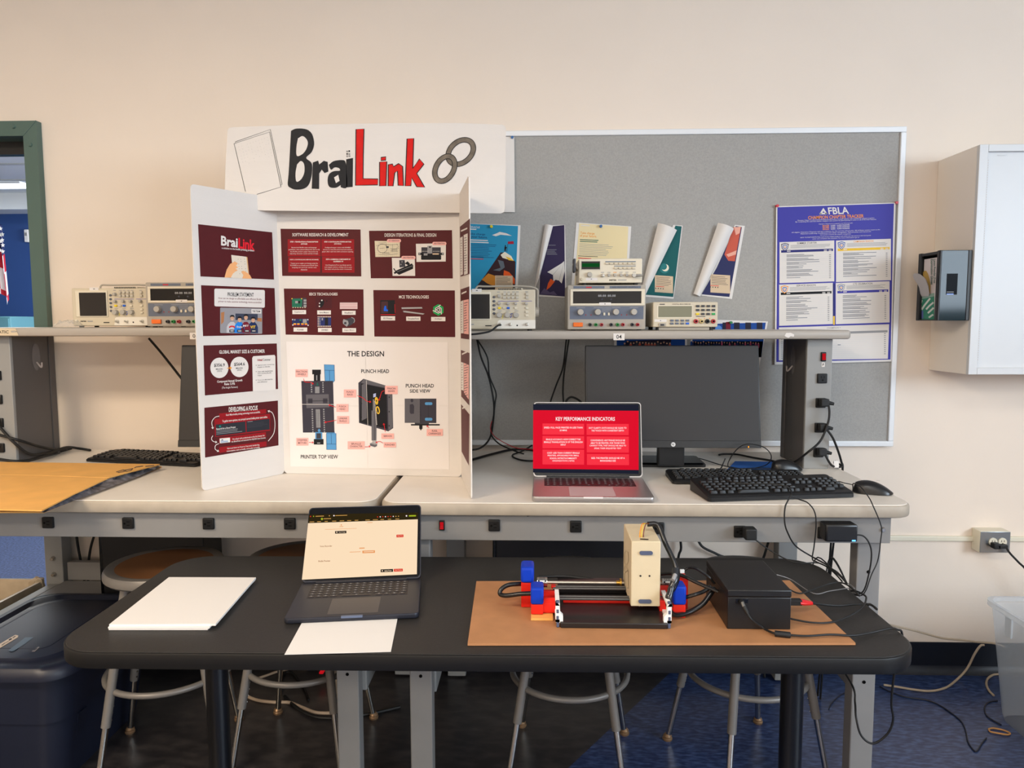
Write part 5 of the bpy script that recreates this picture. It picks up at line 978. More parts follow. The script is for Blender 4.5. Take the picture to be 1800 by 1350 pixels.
b = MB(); wx0, wx1 = gx0+fw*.24, gx0+fw*.58; wz0, wz1 = W(1660, 518, gy0).z, W(1660, 481, gy0).z; b.box((wx0, gy0-.0008, wz0), (wx1, gy0+.001, wz1), M('dispenser_window', (8, 12, 20), .5, spec=.1), .0004); b.box((wx0+.002, gy0-.0016, wz0), (wx1-.012, gy0, wz0+.004), M('blue_glint', (120, 150, 220), .4)); b.box((wx0+.002, gy0-.0016, wz0+.008), (wx1-.012, gy0, wz0+.0105), pgrey); b.build('window_slot', fp)
b = MB(); b.box((gx0, gy0-.002, gz0), (gx0+.007, gy0+.02, gz1), black, .002); b.build('corner_rail', t)
b = MB(); b.box((gx1-.014, gy0-.002, gz0), (gx1, gy0+.02, gz1), black, .002); b.build('corner_rail', t)
b = MB(); b.box((gx0, gy1-.02, gz0), (gx0+.01, gy1, gz1), black, .002); b.build('corner_rail', t)
b = MB(); b.box((gx0+.002, gy0+.004, gz0), (gx1, gy1, gz0+.004), black, .001); b.build('bottom_plate', t)
b = MB(); b.box((gx0+.002, gy0+.004, gz1-.012), (gx1, gy1, gz1-.002), black, .001); b.build('top_plate', t)
b = MB(); b.box((gx0+.01, gy1-.004, gz0), (gx1, gy1, gz1), black, .001); b.build('back_plate', t)
g = thing('glove_box', 'white and green carton of gloves held in the black holder', 'glove box', (gx0, gy0+.01, gz0+.005))
b = MB(); b.box((gx0+.0105, gy0+.022, gz0+.005), (gx1-.016, gy1-.022, gz1-.022), M('carton_white', (222, 212, 212), .6)); d = Fr(b, (gx0+.0105, 0, 0), (-1, 0, 0), 1600, 420, 8.433)
cgm = M('carton_green', (44, 130, 104), .6); d.poly([(168,845),(362,800),(356,1194),(172,1196)], cgm, 1); d.poly([(168,845),(362,800),(362,850),(168,895)], M('carton_sage', (140, 170, 156), .6), 2); d.poly([(190,500),(215,470),(240,472),(265,510),(290,590),(305,690),(300,800),(288,820),(278,700),(240,600),(195,548)], M('carton_gold', (200, 164, 80), .5), 2)
for pts in ([(165,1040),(160,960),(180,905)], [(175,1050),(215,985),(300,880)], [(240,1045),(290,990),(350,940)], [(265,1100),(310,1060),(352,1020)], [(280,1165),(345,1120)]): d.line(pts, 26, M('carton_hand', (206, 214, 208), .6), 3)
d.rect(172, 1065, 200, 1180, M('carton_blue', (86, 100, 160), .6), 3)
def vtxt(t_, x0, y0, x1, y1):
    vs, fs, bb = text_mesh(t_, .01); out = []
    for a, c in vs: u = (a-bb[0])/(bb[2]-bb[0]); v = (c-bb[1])/(bb[3]-bb[1]); out.append(d.P(x0+(x1-x0)*v, y0+(y1-y0)*u, 4))
    d.mb.add(out, fs, pteal)
vtxt('Latex Powder Free', 352, 300, 382, 655); vtxt('Examination Gloves', 308, 300, 346, 676); b.build('carton', g)
b = MB(); fl = []
for xa, ya, xb, yb, X in ((150, 855, 272, 850, .008), (146, 790, 284, 800, .0), (132, 720, 268, 720, -.006), (108, 670, 248, 660, -.012), (72, 620, 222, 605, -.018), (46, 575, 190, 555, -.024), (40, 540, 150, 525, -.028), (58, 508, 112, 510, -.031)):
    A_, B_ = PX(1600+xa/8.433, 420+ya/8.433, gx0+X), PX(1600+xb/8.433, 420+yb/8.433, gx0+X); fl.append([A_.lerp(B_, j/5) for j in range(6)])
b.loft(fl, M('carton_flap', (190, 186, 186), .7), False, False, closed=False); b.build('opening_flap', g)
# surface raceway and outlet box
iv = M('ivory', (226, 220, 200), .45); b = MB(); rz0 = W(1650, 951.5, WY-.012).z; b.box((-1.7, WY-.014, rz0), (W(1712, 947, WY-.01).x, WY, rz0+.02), iv, .004); struct(b, 'trim_1')
b = MB(); b.box((W(1772, 947, WY-.01).x, WY-.014, rz0), (XR, WY, rz0+.02), iv, .004); struct(b, 'trim_2')
OY = 2.815; p0, p1 = W(1722, 971, OY), W(1776, 935, OY); t = thing('outlet_box', 'ivory surface outlet box with steel plate, on the wall below the cabinet', 'power outlet', (p0.x, OY, p0.z))
b = MB(); b.box((p0.x-.002, OY+.001, p0.z-.002), (p1.x+.002, WY, p1.z+.002), iv, .004); b.build('case', t)
b = MB(); b.box((p0.x, OY-.002, p0.z), (p1.x, OY+.002, p1.z), M('plate_steel', (150, 156, 160), .3, .9), .001); b.build('cover_plate', t)
for px in (1744.5, 1761):
    c = W(px, 952, OY); b = MB(); b.cyl(c+Vector((0, 0, 0)), c+Vector((0, -.006, 0)), .016, iv, n=20); d = Pn(b, (c.x, OY-.0062, c.z), (.001, 0, 0), (0, 0, -.001)); d.rect(-6, -7, -4, 0, slotm, 1); d.rect(4, -7, 6, 0, slotm, 1); d.disc(0, 6, 2.5, slotm, 1); b.build('receptacle', t)
c = W(1744.5, 956, OY); t = thing('power_plug', 'black plug and cord running right from the ivory outlet box', 'power cord', tuple(c))
b = MB(); b.box((c.x-.013, OY-.034, c.z-.012), (c.x+.013, OY-.006, c.z+.010), rubber, .004); b.box((c.x, OY-.034, c.z-.01), (c.x+.04, OY-.014, c.z+.006), rubber, .004); b.build('plug', t)
b = MB(); b.tube([c+Vector((.036, -.024, -.004)), W(1775, 972, OY-.03), W(1790, 988, OY-.04), W(1806, 1006, OY-.04), W(1830, 1060, OY-.02), Vector((2.02, OY, .2)), Vector((2.2, OY, .004))], .004, rubber, 8); b.build('cord', t)
# ================================================================ black table and what stands on it
tb = M('table_charcoal', (40, 38, 37), .5, spec=.35, noise=.14, nscale=160, bump=.06, bscale=300); te = M('table_edge', (20, 19, 19), .45, spec=.3)
AT = .012; TT = Matrix.Translation((-.985, 1.365, 0)) @ Matrix.Rotation(AT, 4, 'Z')
t = thing('table', 'long black laminate table with rounded corners in front of the benches', 'table', (-.11, 1.66, 0))
b = MB(); b.T = TT; b.slab(.004, .004, 1.751, .598, .096, ZT-.006, ZT-.0008, .001, tb, n=10); top = b.build('tabletop', t)
b = MB(); b.T = TT; b.slab(0, 0, 1.755, .602, .1, ZT-.036, ZT-.0018, .004, te, n=10); q = b.build('edge_band', top); q['label'] = 'black rounded table edge'
for x in (-.765, .60):
    b = MB(); b.cyl((x, 1.655, .03), (x, 1.655, ZT-.05), .026, M('leg_black', (12, 12, 14), .3), n=24); b.build('leg', t)
    b = MB(); b.box((x-.03, 1.4, 0), (x+.03, 1.91, .032), M('leg_black'), .01); b.build('foot', t)
    b = MB(); b.box((x-.07, 1.48, ZT-.05), (x+.07, 1.83, ZT-.036), M('leg_black'), .004); b.build('mounting_plate', t)
# paper
def flat(name, pts, z, th, parent, mat=paper):
    b = MB(); b.prism([Z(x, y, z) for x, y in pts], (0, 0, th), mat); return b.build(name, parent)
t = thing('paper_stack', 'thick stack of blank white paper at the left end of the table', 'paper', tuple(Z(320, 1060, ZT)))
flat('lower_sheaf', [(191, 1107.5), (365, 1107.5), (445, 1023), (296, 1022)], ZT, .0035, t); flat('middle_sheaf', [(190, 1105), (368, 1105), (449, 1020), (294, 1021)], ZT+.0036, .0035, t); flat('upper_sheaf', [(192, 1101), (379, 1100), (450, 1018), (297, 1017.5)], ZT+.0072, .0045, t)
b = MB(); b.prism([Z(x, y, ZT) for x, y in ((500, 1151), (540, 1078), (702, 1072), (687, 1146))], (0, 0, .0006), paper); single(b, 'paper_sheet', 'single blank white sheet sticking out from under the midnight laptop', 'paper sheet')
# hardboard sheet
hb = M('hardboard', (176, 124, 82), .6, noise=.07, nscale=25, bump=.05, bscale=120); t_ = thing('hardboard_sheet', 'brown hardboard sheet under the printing machine on the black table', 'board', tuple(Z(1160, 1080, ZT)))
b = MB(); hq = [Z(x, y, ZT+.005) for x, y in ((822, 1131), (837.5, 1021.5), (1388, 1020), (1504, 1130))]; b.prism(hq, (0, 0, -.0048), hb); b.build('sheet', t_)
ZC = ZT+.0055
# ---- braille printing machine
pr = M('print_plastic_red', (222, 40, 28), .45, noise=.03, nscale=8); pb_ = M('print_plastic_blue', (12, 56, 176), .45); pcr = M('print_plastic_cream', (212, 196, 164), .5, noise=.015, nscale=30); pw = M('print_plastic_white', (236, 234, 230), .45); pg = M('print_plastic_slate', (84, 92, 116), .45); tray = M('tray_black', (30, 26, 26), .35)
m = thing('braille_printer', 'red, blue and cream 3D-printed machine with rails on the hardboard sheet', 'machine', tuple(Z(1080, 1090, ZC)))
def bx(name, x0, x1, y0, y1, z0, z1, mat, parent=m, bev=.002): b = MB(); b.box((x0, y0, z0), (x1, y1, z1), mat, bev); return b.build(name, parent)
Xa, Xb = .050, .279             # tray ends
bx('tray', Xa+.002, Xb-.001, 1.4925, 1.70, ZC, ZC+.012, tray); bx('tray_step', Xa+.012, Xb-.012, 1.60, 1.612, ZC+.012, ZC+.02, pr)
b = MB(); b.box((Xa+.002, 1.66, ZC+.012), (Xb-.001, 1.70, ZC+.036), tray, .002); b.build('rear_wall', m)
def zat(py, y): return W(1000, py, y).z
# left supports
def xat(px, y, py=1040): return W(px, py, y).x
bl = [(xat(934, 1.548), xat(956, 1.548), 1.548, 1.592)]
x0, x1 = xat(933.5, 1.548), xat(955, 1.548); ztop = W(945, 1063, 1.548).z
bx('motor_mount', x0, x1, 1.548, 1.60, ZC+.006, ztop, pr); bx('motor_mount', x1-.002, xat(980, 1.55), 1.556, 1.60, ZC+.006, W(970, 1060, 1.556).z, pr)
q = bx('motor_cover', x0-.001, x1+.001, 1.546, 1.592, ztop, W(945, 1034, 1.546).z, pb_, bev=.005)
bx('shim', x0, xat(972, 1.55), 1.53, 1.59, ZC, ZC+.005, M('kraft_tan'), bev=.0005)
x2, x3 = xat(916, 1.602), xat(938, 1.602); z2 = W(927, 1025, 1.602).z; bx('motor_mount', x2, x3, 1.602, 1.66, ZC, z2, pr); bx('motor_cover', x2-.001, x3+.001, 1.60, 1.655, z2, W(927, 998, 1.60).z, pb_, bev=.006)
bx('rail_bracket', x3-.004, xat(977, 1.62), 1.605, 1.655, ZC, W(960, 1050, 1.605).z, pr); bx('bracket_post', xat(969, 1.64), xat(977, 1.64), 1.64, 1.655, ZC+.03, W(972, 1030, 1.64).z, pr)
b = MB(); zz = W(960, 1050, 1.56).z; b.box((x1-.002, 1.556, W(970, 1060, 1.556).z-.001), (xat(980, 1.556), 1.56, zz), pr, .001); b.build('bracket_wall', m); b = MB(); b.box((x1-.002, 1.596, W(970, 1060, 1.556).z-.001), (xat(980, 1.556), 1.60, zz), pr, .001); b.build('bracket_wall', m)
# right supports
x4, x5 = xat(1184, 1.552), xat(1206, 1.552); z4 = W(1195, 1063.5, 1.552).z; bx('motor_mount', x4, x5, 1.552, 1.60, ZC, z4, pr); bx('motor_cover', x4-.001, x5+.001, 1.55, 1.592, z4, W(1195, 1031, 1.55).z, pb_, bev=.005)
bx('motor_mount', xat(1190, 1.60), xat(1210, 1.60), 1.602, 1.65, ZC, W(1200, 1018, 1.602).z, pr); bx('rail_bracket', xat(1158, 1.61), xat(1186, 1.61), 1.608, 1.65, ZC, W(1170, 1040, 1.608).z, pr)
bx('motor_mount', xat(1160, 1.56), xat(1186, 1.56), 1.56, 1.60, ZC, W(1170, 1056, 1.56).z, pr)
# rails, lead screw, couplings, nut
rod = M('rail_steel', (96, 94, 92), .45, .8); zf, yf = .7955, 1.572; zr, yr = .7955, 1.634
for y, z, e in ((yf, zf, .004), (yf+.011, zf+.001, .004), (yr, zr, .01), (yr+.01, zr+.001, .01)): b = MB(); b.cyl((xat(980, y)-e, y, z), (xat(1176, y), y, z), .0032, rod, n=10); b.build('rail', m)
yl_ = 1.665; zl = W(1000, 1024, yl_).z; b = MB(); n = 150; xa_, xb_ = xat(958, yl_), xat(1180, yl_)
b.loft([[(xa_+(xb_-xa_)*i/n, yl_+(.0042 if i % 2 else .0035)*math.cos(a*math.pi/5), zl+(.0042 if i % 2 else .0035)*math.sin(a*math.pi/5)) for a in range(10)] for i in range(n+1)], M('screw_steel', (190, 180, 165), .3, .8)); b.build('lead_screw', m)
b = MB(); b.cyl((xat(938, yl_), yl_, zl), (xat(947, yl_), yl_, zl), .003, rod); b.build('motor_shaft', m)
for px in (944, 1163):
    b = MB(); xx = xat(px, yl_); b.cyl((xx, yl_, zl), (xx+.024, yl_, zl), .0115, silver, n=24)
    for k in range(4): b.cyl((xx+.006+k*.0036, yl_, zl), (xx+.0072+k*.0036, yl_, zl), .0117, dgrey, n=24)
    for yy in (.004, .020): b.cyl((xx+yy, yl_-.009, zl+.006), (xx+yy, yl_-.0115, zl+.0075), .0018, slotm, n=8)
    b.build('shaft_coupling', m)
b = MB(); xx = xat(1083, yl_); b.cyl((xx, yl_, zl), (xx+.012, yl_, zl), .006, M('brass', (190, 150, 70), .3, 1), n=16); b.cyl((xx+.008, yl_, zl), (xx+.012, yl_, zl), .011, M('brass'), n=20); b.build('lead_nut', m)
# cable hanging behind the screw
b = MB(); b.tube([(xat(947, 1.69), 1.69, zl+.004), (xat(1000, 1.7), 1.70, zl+.002), (xat(1060, 1.69), 1.69, zl-.006), (xat(1095, 1.68), 1.68, zl-.012)], .004, rubber, 8); b.build('cable', m)
# white end brackets
for s_, xo in ((1, Xa-.008), (-1, Xb+.008)):
    b = MB(); y = 1.499; f = lambda a, c: (xo+s_*a, y, ZC+c)
    b.prism([f(0, .010), f(.012, .008), f(.016, .012), f(.016, .024), f(.010, .03), f(.009, .046), f(.005, .052), f(0, .052)], (0, .012, 0), pw); b.prism([f(0, .046), f(.009, .046), f(.009, .052), f(0, .052)], (0, .08, 0), pw); b.prism([f(0, .010), f(.009, .010), f(.009, .016), f(0, .016)], (0, .07, 0), pw); b.build('end_bracket', m)
    for c in (.016, .03): bx('spacer', xo+s_*.002, xo+s_*.007, y-.001, y+.004, ZC+c, ZC+c+.008, pg, bev=.0005)
    bx('spacer', xo+s_*.002, xo+s_*.008, y-.003, y+.008, ZC, ZC+.01, pg, bev=.001); bx('spacer', xo+s_*.001, xo+s_*.008, y-.001, y+.008, ZC+.052, ZC+.056, pg, bev=.001)
# punch head
yh0, yh1 = 1.552, 1.69; hx0, hx1 = xat(1109, yh0), xat(1160.5, yh0); hz0, hz1 = W(1130, 1066, yh0).z, W(1130, 951.5, yh0).z
b = MB(); b.box((hx0, yh0, hz0), (hx1, yh1, hz1), pcr, .002); d = Fr(b, (0, yh0, 0), (0, -1, 0), 800, 890, 3.6); d.disc(1173, 440, 6, black, 1); d.disc(1230, 440, 6, black, 1)
d = Fr(b, (0, 0, hz1), (0, 0, 1), 800, 890, 3.6); d.poly([(1172,205),(1224,208),(1222,214),(1170,212)], black, 1); hd = b.build('punch_head', m); hd['label'] = 'cream punch head box'
b = MB(); d = Fr(b, (hx0, 0, 0), (-1, 0, 0), 800, 890, 3.6); pc2 = M('print_plastic_ivory', (232, 220, 192), .5)
for q in ([(1072,300),(1082,280),(1096,290),(1098,350),(1086,372),(1072,356)], [(1068,398),(1080,376),(1094,400),(1082,420)], [(1072,425),(1096,405),(1098,520),(1074,500)]): d.line(q, 3, M('print_plastic_ridge', (190, 174, 142), .5), 1, True)
b.build('side_relief', hd)
for py in (971, 1056):
    b = MB(); a = W(1124 if py < 1000 else 1122, py+(.5), yh0); b.prism([(a.x+x, yh0-.0005, a.z+z) for x, z in rr(0, -.0042, .0285, .0042, .0042, 5)], (0, -.0028, 0), pg); b.build('slide_tab', hd)
for dx in (.022, .027): b = MB(); b.cyl((hx0+dx, yh0+.02, hz0), (hx0+dx, yh0+.02, hz0-.008), .0012, silver, n=8); b.build('punch_pin', hd)
for i, c in enumerate((porange, M('wire_yellow', (230, 190, 40), .5), M('wire_brown', (110, 50, 24), .5))):
    b = MB(); xx = hx0+.022+i*.004; b.tube([(xx, yh0+.03, hz1-.003), (xx+.001, yh0+.032, hz1+.012), (xx+.006, yh0+.045, hz1+.022), (xx+.012, yh0+.062, hz1+.022), (hx1-.014, yh0+.075, hz1+.018)], .0011, c, 6); b.build('servo_wire', hd)
# harness from the head to the box
hz = M('harness_wrap', (20, 20, 22), .25); b = MB()
b.tube([(hx1-.018, yh0+.078, hz1+.016), (hx1+.006, yh0+.075, hz1+.014), W(1170, 956, 1.60), W(1183, 983, 1.585), W(1191, 1010, 1.565), W(1185, 1032, 1.55), W(1174, 1050, 1.535), W(1178, 1074, 1.535), W(1190, 1081, 1.545), W(1212, 1076, 1.56), W(1235, 1062, 1.57), W(1248, 1045, 1.58), W(1256, 1034, 1.59)], .0058, hz, 10)
b.build('cable_harness', m)
b = MB(); b.tube([W(1188, 1000, 1.568), W(1186, 1020, 1.552), W(1180, 1034, 1.545), W(1176, 1052, 1.533), W(1178, 1066, 1.535)], .0085, M('shrink_wrap', (40, 42, 46), .12), 10, taper=.0065); b.build('tape_wrap', m)
b = MB(); b.tube([W(1183, 1020, 1.5335), W(1187, 1010, 1.545)], .0045, M('grey_tape', (150, 150, 152), .35), 8); b.build('tape_patch', m)
for pts, r in (([W(1162, 1009, 1.63), W(1180, 1008, 1.62), W(1200, 1012, 1.60), W(1225, 1024, 1.585), W(1262, 1040, 1.57)], .0042), ([(x5-.002, 1.575, ZC+.036), W(1222, 1045, 1.57), W(1236, 1040, 1.575), W(1250, 1030, 1.58)], .0045), ([W(1200, 1005, 1.61), W(1210, 998, 1.61), W(1225, 1000, 1.60), W(1245, 1014, 1.59), W(1256, 1026, 1.59)], .0032)): b = MB(); b.tube(pts, r, hz, 8); b.build('cable', m)
b = MB(); a = W(1199, 1004, 1.606); b.box(a-Vector((.005, .003, .004)), a+Vector((.005, .003, .004)), pw, .001); b.build('connector', m)
b = MB(); b.tube([(x0+.002, 1.575, W(930, 1043, 1.575).z), W(915, 1044, 1.58), W(890, 1047, 1.59), W(879, 1044, 1.60), W(882, 1035, 1.605), W(895, 1028, 1.61), (x2+.003, 1.62, W(912, 1026, 1.62).z)], .0052, hz, 10); q = b.build('cable', m)
# ---- black electronics box
e0, e1, ey0, ey1, ez = .4035, .5355, 1.4975, 1.69, W(1283, 1036.6, 1.4975).z
bb = thing('project_box', 'plain black electronics box on the right of the hardboard sheet', 'electronics box', (.47, 1.6, ZC))
bp = M('box_black', (20, 19, 20), .4, bump=.03, bscale=400)
b = MB(); b.box((e0, ey0, ZC), (e1, ey1, ez-.016), bp, .002); b.build('body', bb); b = MB(); b.box((e0-.0006, ey0-.0006, ez-.0155), (e1+.0006, ey1+.0006, ez), bp, .0025); b.build('lid', bb)
a = W(1303, 1057, ey0); b = MB(); b.box((a.x-.012, ey0-.001, a.z-.004), (a.x+.014, ey0+.001, a.z+.006), blackg, .0005); b.cyl(a+Vector((0, .001, 0)), a+Vector((0, -.006, -.001)), .0055, rubber, n=16); b.build('power_jack', bb)
def cable(name, label, pts, r=.002, mat=None, cat='cable', group=None, n=8, extra=None):
    b = MB(); b.tube(pts, r, mat or rubber, n)
    if extra is None: return single(b, name, label, cat, group)
    t = thing(name, label, cat, tuple(pts[0]), group); b.build('cord', t); extra(t); return t
def c6(t):
    a = W(1303, 1057, ey0); b = MB(); b.cyl(a+Vector((0, -.007, 0)), W(1308, 1067, 1.482), .0038, silver, n=12); b.build('barrel_tip', t)
    b = MB(); b.cyl(W(1307.5, 1066, 1.482), W(1314, 1078, 1.474), .005, rubber, .004, 12); b.build('plug', t)
    p, q = Z(1362, 1113.5, ZC+.006), Z(1390, 1116.5, ZC+.006); b = MB(); b.cyl(p, q, .0062, rubber, n=14, bev=.002); b.build('ferrite_bead', t)
cable('power_cable', 'black power lead with ferrite bead running from the project box over the table corner', [W(1313, 1077, 1.474), W(1322, 1090, 1.47), Z(1340, 1103, ZC+.006), Z(1362, 1113.5, ZC+.006), Z(1390, 1116.5, ZC+.006), Z(1420, 1118, ZC+.006), Z(1460, 1115.5, ZC+.006), Z(1500, 1117, ZT+.008), Z(1535, 1111, ZT+.004), Z(1565, 1104.5, ZT+.009), Z(1578, 1107, ZT+.007), Vector((.776, 1.518, ZT-.006)), Vector((.7785, 1.517, ZT-.04)), W(1573, 1180, 1.53), W(1567, 1235, 1.54), W(1570, 1265, 1.545), W(1560, 1290, 1.55), W(1535, 1307, 1.555), W(1514, 1293, 1.56), W(1505, 1262, 1.57), W(1503, 1235, 1.60), W(1496, 1200, 1.70), Vector((.72, 1.8, .62)), Vector((.74, 1.95, .70)), Vector((.76, 2.03, .62))], .0024, None, extra=c6)
def c7(t):
    p, q = Z(1405, 1058, ZC+.026), Z(1428, 1060.5, ZC+.018); b = MB(); b.box((e1+.0008, p.y-.008, p.z-.006), (p.x+.004, p.y+.008, p.z+.006), rubber, .001); b.build('connector', t)
    b = MB(); b.loft([[c+Vector((0, w*math.cos(k*math.pi/6), h*math.sin(k*math.pi/6))) for k in range(12)] for c, w, h in ((p, .010, .006), (p.lerp(q, .3), .011, .0065), (p.lerp(q, .75), .007, .005), (q, .004, .004))], M('boot_red', (214, 24, 30), .35)); x = b.build('strain_relief', t); x['label'] = 'red connector boot'
cable('data_cable', 'black cable with a red connector boot at the side of the project box', [Z(1428, 1060.5, ZC+.018), Z(1450, 1063, ZT+.01), Z(1475, 1064.5, ZT+.006), Z(1510, 1062, ZT+.008), Z(1530, 1063, ZT+.010), Z(1541, 1071, ZT+.008), Vector((.779, 1.68, ZT-.01)), Vector((.781, 1.71, ZT-.06)), Vector((.72, 1.85, .63)), Vector((.6, 2.0, .61))], .0026, extra=c7)
cable('cable', 'black cable leaving the lower right side of the project box', [Vector((e1+.0015, Z(1394, 1089, ZC+.006).y, ZC+.010)), Z(1424, 1094, ZC+.007), Z(1460, 1094, ZT+.009), Z(1490, 1084, ZT+.006), Z(1514, 1069, ZT+.012), Z(1522, 1056, ZT+.016), Z(1519, 1046, ZT+.014), Vector((.781, 1.79, ZT-.02)), Vector((.76, 1.9, .655)), Vector((.6, 2.1, .635))], .0021)
cable('signal_cable', 'thin grey wire curving over the table behind the project box', [Z(1365, 1010, ZC+.014), Z(1391, 1019, ZT+.006), Z(1430, 1043, ZT+.004), Z(1458, 1039, ZT+.004), Z(1490, 1034, ZT+.006), Z(1502, 1034, ZT+.01), Vector((.777, 1.82, ZT-.01)), Vector((.75, 1.93, .68)), Vector((.55, 2.1, .66))], .0011, M('wire_grey', (120, 120, 122), .4))
cable('cable', 'thin black cable from the upper right side of the project box', [Vector((e1+.0015, 1.62, ez-.02)), Z(1400, 1042, ZT+.012), Z(1424, 1038, ZT+.008), Z(1454, 1027, ZT+.006), Z(1478, 1024, ZT+.008), Z(1496, 1033, ZT+.012), Z(1510, 1047, ZT+.012), Vector((.783, 1.765, ZT-.02)), Vector((.74, 1.9, .675)), Vector((.5, 2.05, .65))], .0018)
# cords hanging from the bench onto the table edge
TN = [0]
def tail(x):     # down behind the table and away under the bench
    TN[0] += 1; k = TN[0]; return [Vector((x-.008*k, 2.004, ZT-.004)), Vector((x-.01-.012*k, 2.007, .68)), Vector((x-.02-.014*k, 2.014, .57))]
cable('keyboard_cable', 'black cord draped over the chunky keyboard and down the bench front, left strand', [W(1275, 806, 2.40), W(1268, 822, 2.37), Z(1262, 833, ZB+.04), Z(1278, 845, ZB+.054), Z(1310, 850, ZB+.055), Z(1360, 851, ZB+.056), Z(1386, 857, ZB+.05), Z(1391, 868, ZB+.03), Z(1385, 880, ZB+.012), W(1380, 892, 1.982), W(1379, 915, 1.978), W(1384, 935, 1.982), W(1399, 960, 2.0), W(1430, 980, 2.0), Z(1455, 994, ZT+.01), Z(1478, 1014, ZT+.008), Z(1488, 1024, ZT+.0)]+tail(.83), .0021)
cable('keyboard_cable', 'black cord hanging down the bench front, right strand by the adapter', [Z(1390, 872, ZB+.02), Z(1405, 878, ZB+.010), W(1420, 884, 1.985), W(1432, 900, 1.978), W(1434.5, 925, 1.976), W(1431, 960, 1.985), W(1428, 982, 1.975), Z(1436, 988, ZT+.006), Z(1468, 1003, ZT+.006), Z(1485, 1018, ZT+.0)]+tail(.84), .0018)
def plug_small(t):
    p = W(1312, 934, 2.0); b = MB(); b.box((p.x-.012, 1.965, p.z-.016), (p.x+.02, 2.0, p.z+.016), rubber, .004); b.build('plug', t)
cable('plug_cable', 'black plug in the bench front with a thin cord sagging to the table', [W(1322, 944, 1.968), W(1340, 958, 1.965), W(1358, 970, 1.965), Z(1388, 986, ZT+.008), Z(1410, 990, ZT+.006), Z(1440, 990, ZT+.006), Z(1462, 1003, ZT+.006), Z(1480, 1022, ZT+.0)]+tail(.81), .0018, extra=plug_small)
ad = thing('power_adapter', 'black wall-wart power adapter with a blue light, plugged in the bench front', 'power adapter', tuple(W(1480, 938, 1.98)))
p0, p1 = W(1451, 953, 1.965), W(1509, 923, 1.965); b = MB(); b.box((p0.x, 1.965, p0.z), (p1.x, 2.011, p1.z), M('adapter_black', (16, 16, 19), .35), .005); b.build('housing', ad)
p = W(1501, 950.5, 1.9645); b = MB(); b.box((p.x-.005, 1.964, p.z-.002), (p.x+.005, 1.967, p.z+.002), M('led_blue', (90, 170, 255), .3, emit=3), .001); b.build('indicator_light', ad)
p = W(1511, 940, 1.99); b = MB(); b.tube([(p1.x-.002, 1.988, p.z), W(1517, 942, 1.985), W(1528, 955, 1.98), W(1532, 975, 1.98), W(1528, 1005, 1.98), W(1517, 1040, 1.985), Vector((.875, 2.0, .64)), Vector((.87, 2.018, .56))], .0021, rubber, 8); b.build('cord', ad)
# cables behind the bench
def c(pts, y, ox=820, oy=580, s=5.19): return [W(ox+x/s, oy+yy/s, yk) for x, yy, yk in ((a[0], a[1], a[2] if len(a) > 2 else y) for a in pts)]
cable('scope_cable', 'two-strand black cable hanging from the shelf beside the display board, left strand', c([(60,60,2.775), (95,90), (130,240), (200,420), (240,600), (252,720), (240,860), (222,960), (185,1030,2.7), (120,1080,2.6), (40,1095,2.5), (-60,1100,2.45)], 2.77), .0036)
cable('scope_cable', 'two-strand black cable hanging from the shelf beside the display board, right strand', c([(75,60,2.763), (110,105,2.763), (190,250,2.755), (210,420), (268,570), (262,660), (250,760), (232,870), (228,960,2.72), (300,1040,2.70), (430,1100,2.6), (520,1130,2.55)], 2.765), .0028)
cable('test_cable', 'thin red wire lying at the back of the bench left of the silver laptop', c([(232,830,2.755), (218,890,2.75), (235,945,2.72), (295,1000,2.68), (440,1072,2.62), (560,1088,2.6), (620,1092,2.58)], 2.7), .0014, M('wire_red', (190, 24, 40), .5))
cable('power_cable', 'thick black cord lying on the bench behind the silver laptop', [Z(810, 813, ZB+.006), Z(830, 808, ZB+.006), Z(866, 798, ZB+.006), Z(900, 790.5, ZB+.007), Z(935, 791, ZB+.006), Z(955, 797, ZB+.006)], .0048)
cable('power_cable', 'black cord coiled at the left edge of the silver laptop', [Z(935, 783, ZB+.02), Z(918, 793, ZB+.01), Z(902, 799, ZB+.006), Z(903, 804, ZB+.005), Z(918, 809, ZB+.005), Z(940, 810, ZB+.005), Z(955, 806, ZB+.005)], .0032)
cable('monitor_cable', 'black cable hanging left of the monitor, outer strand', c([(915,70), (908,110), (880,340), (820,500), (765,660), (740,780), (735,940), (760,1040,2.72)], 2.765), .003)
cable('monitor_cable', 'black cable hanging left of the monitor, inner strand', c([(932,70), (930,110), (892,380), (880,540), (884,660), (890,800), (900,960), (930,1060,2.72)], 2.76), .0034)
cable('monitor_cable', 'black cable arching behind the left side of the monitor', c([(900,700), (908,650), (955,612), (1030,645), (1090,720), (1130,850)], 2.7), .004)
k2 = dict(ox=1150, oy=580, s=3.553)
cable('power_cable', 'black cord snaking over the bench behind the blue mouse pad', [Z(1150+x/3.553, 580+y/3.553, ZB+.006) for x, y in ((405, 780), (440, 775), (520, 778), (620, 798), (720, 814), (800, 832))], .0036)
def tplug(py, px, label, pts):
    def f(t):
        p = W(px+8, py, TY-.03); b = MB(); b.box((p.x-.014, TY-.036, p.z-.013), (p.x+.014, TY-.0095, p.z+.013), rubber, .004); b.cyl((p.x+.01, TY-.026, p.z), (p.x+.03, TY-.03, p.z-.004), .008, rubber, .005, 12); b.build('plug', t)
    cable('power_cable', label, pts, .0038, extra=f)
tplug(708, 1442, 'black plugged cord in the riser post, upper of three, looping left', [W(1456, 709, TY-.03), W(1458, 725, TY-.035), W(1455, 745, TY-.04), W(1442, 775, TY-.045), W(1420, 795, TY-.05), Z(1395, 813, ZB+.01), Z(1370, 818, ZB+.006)])
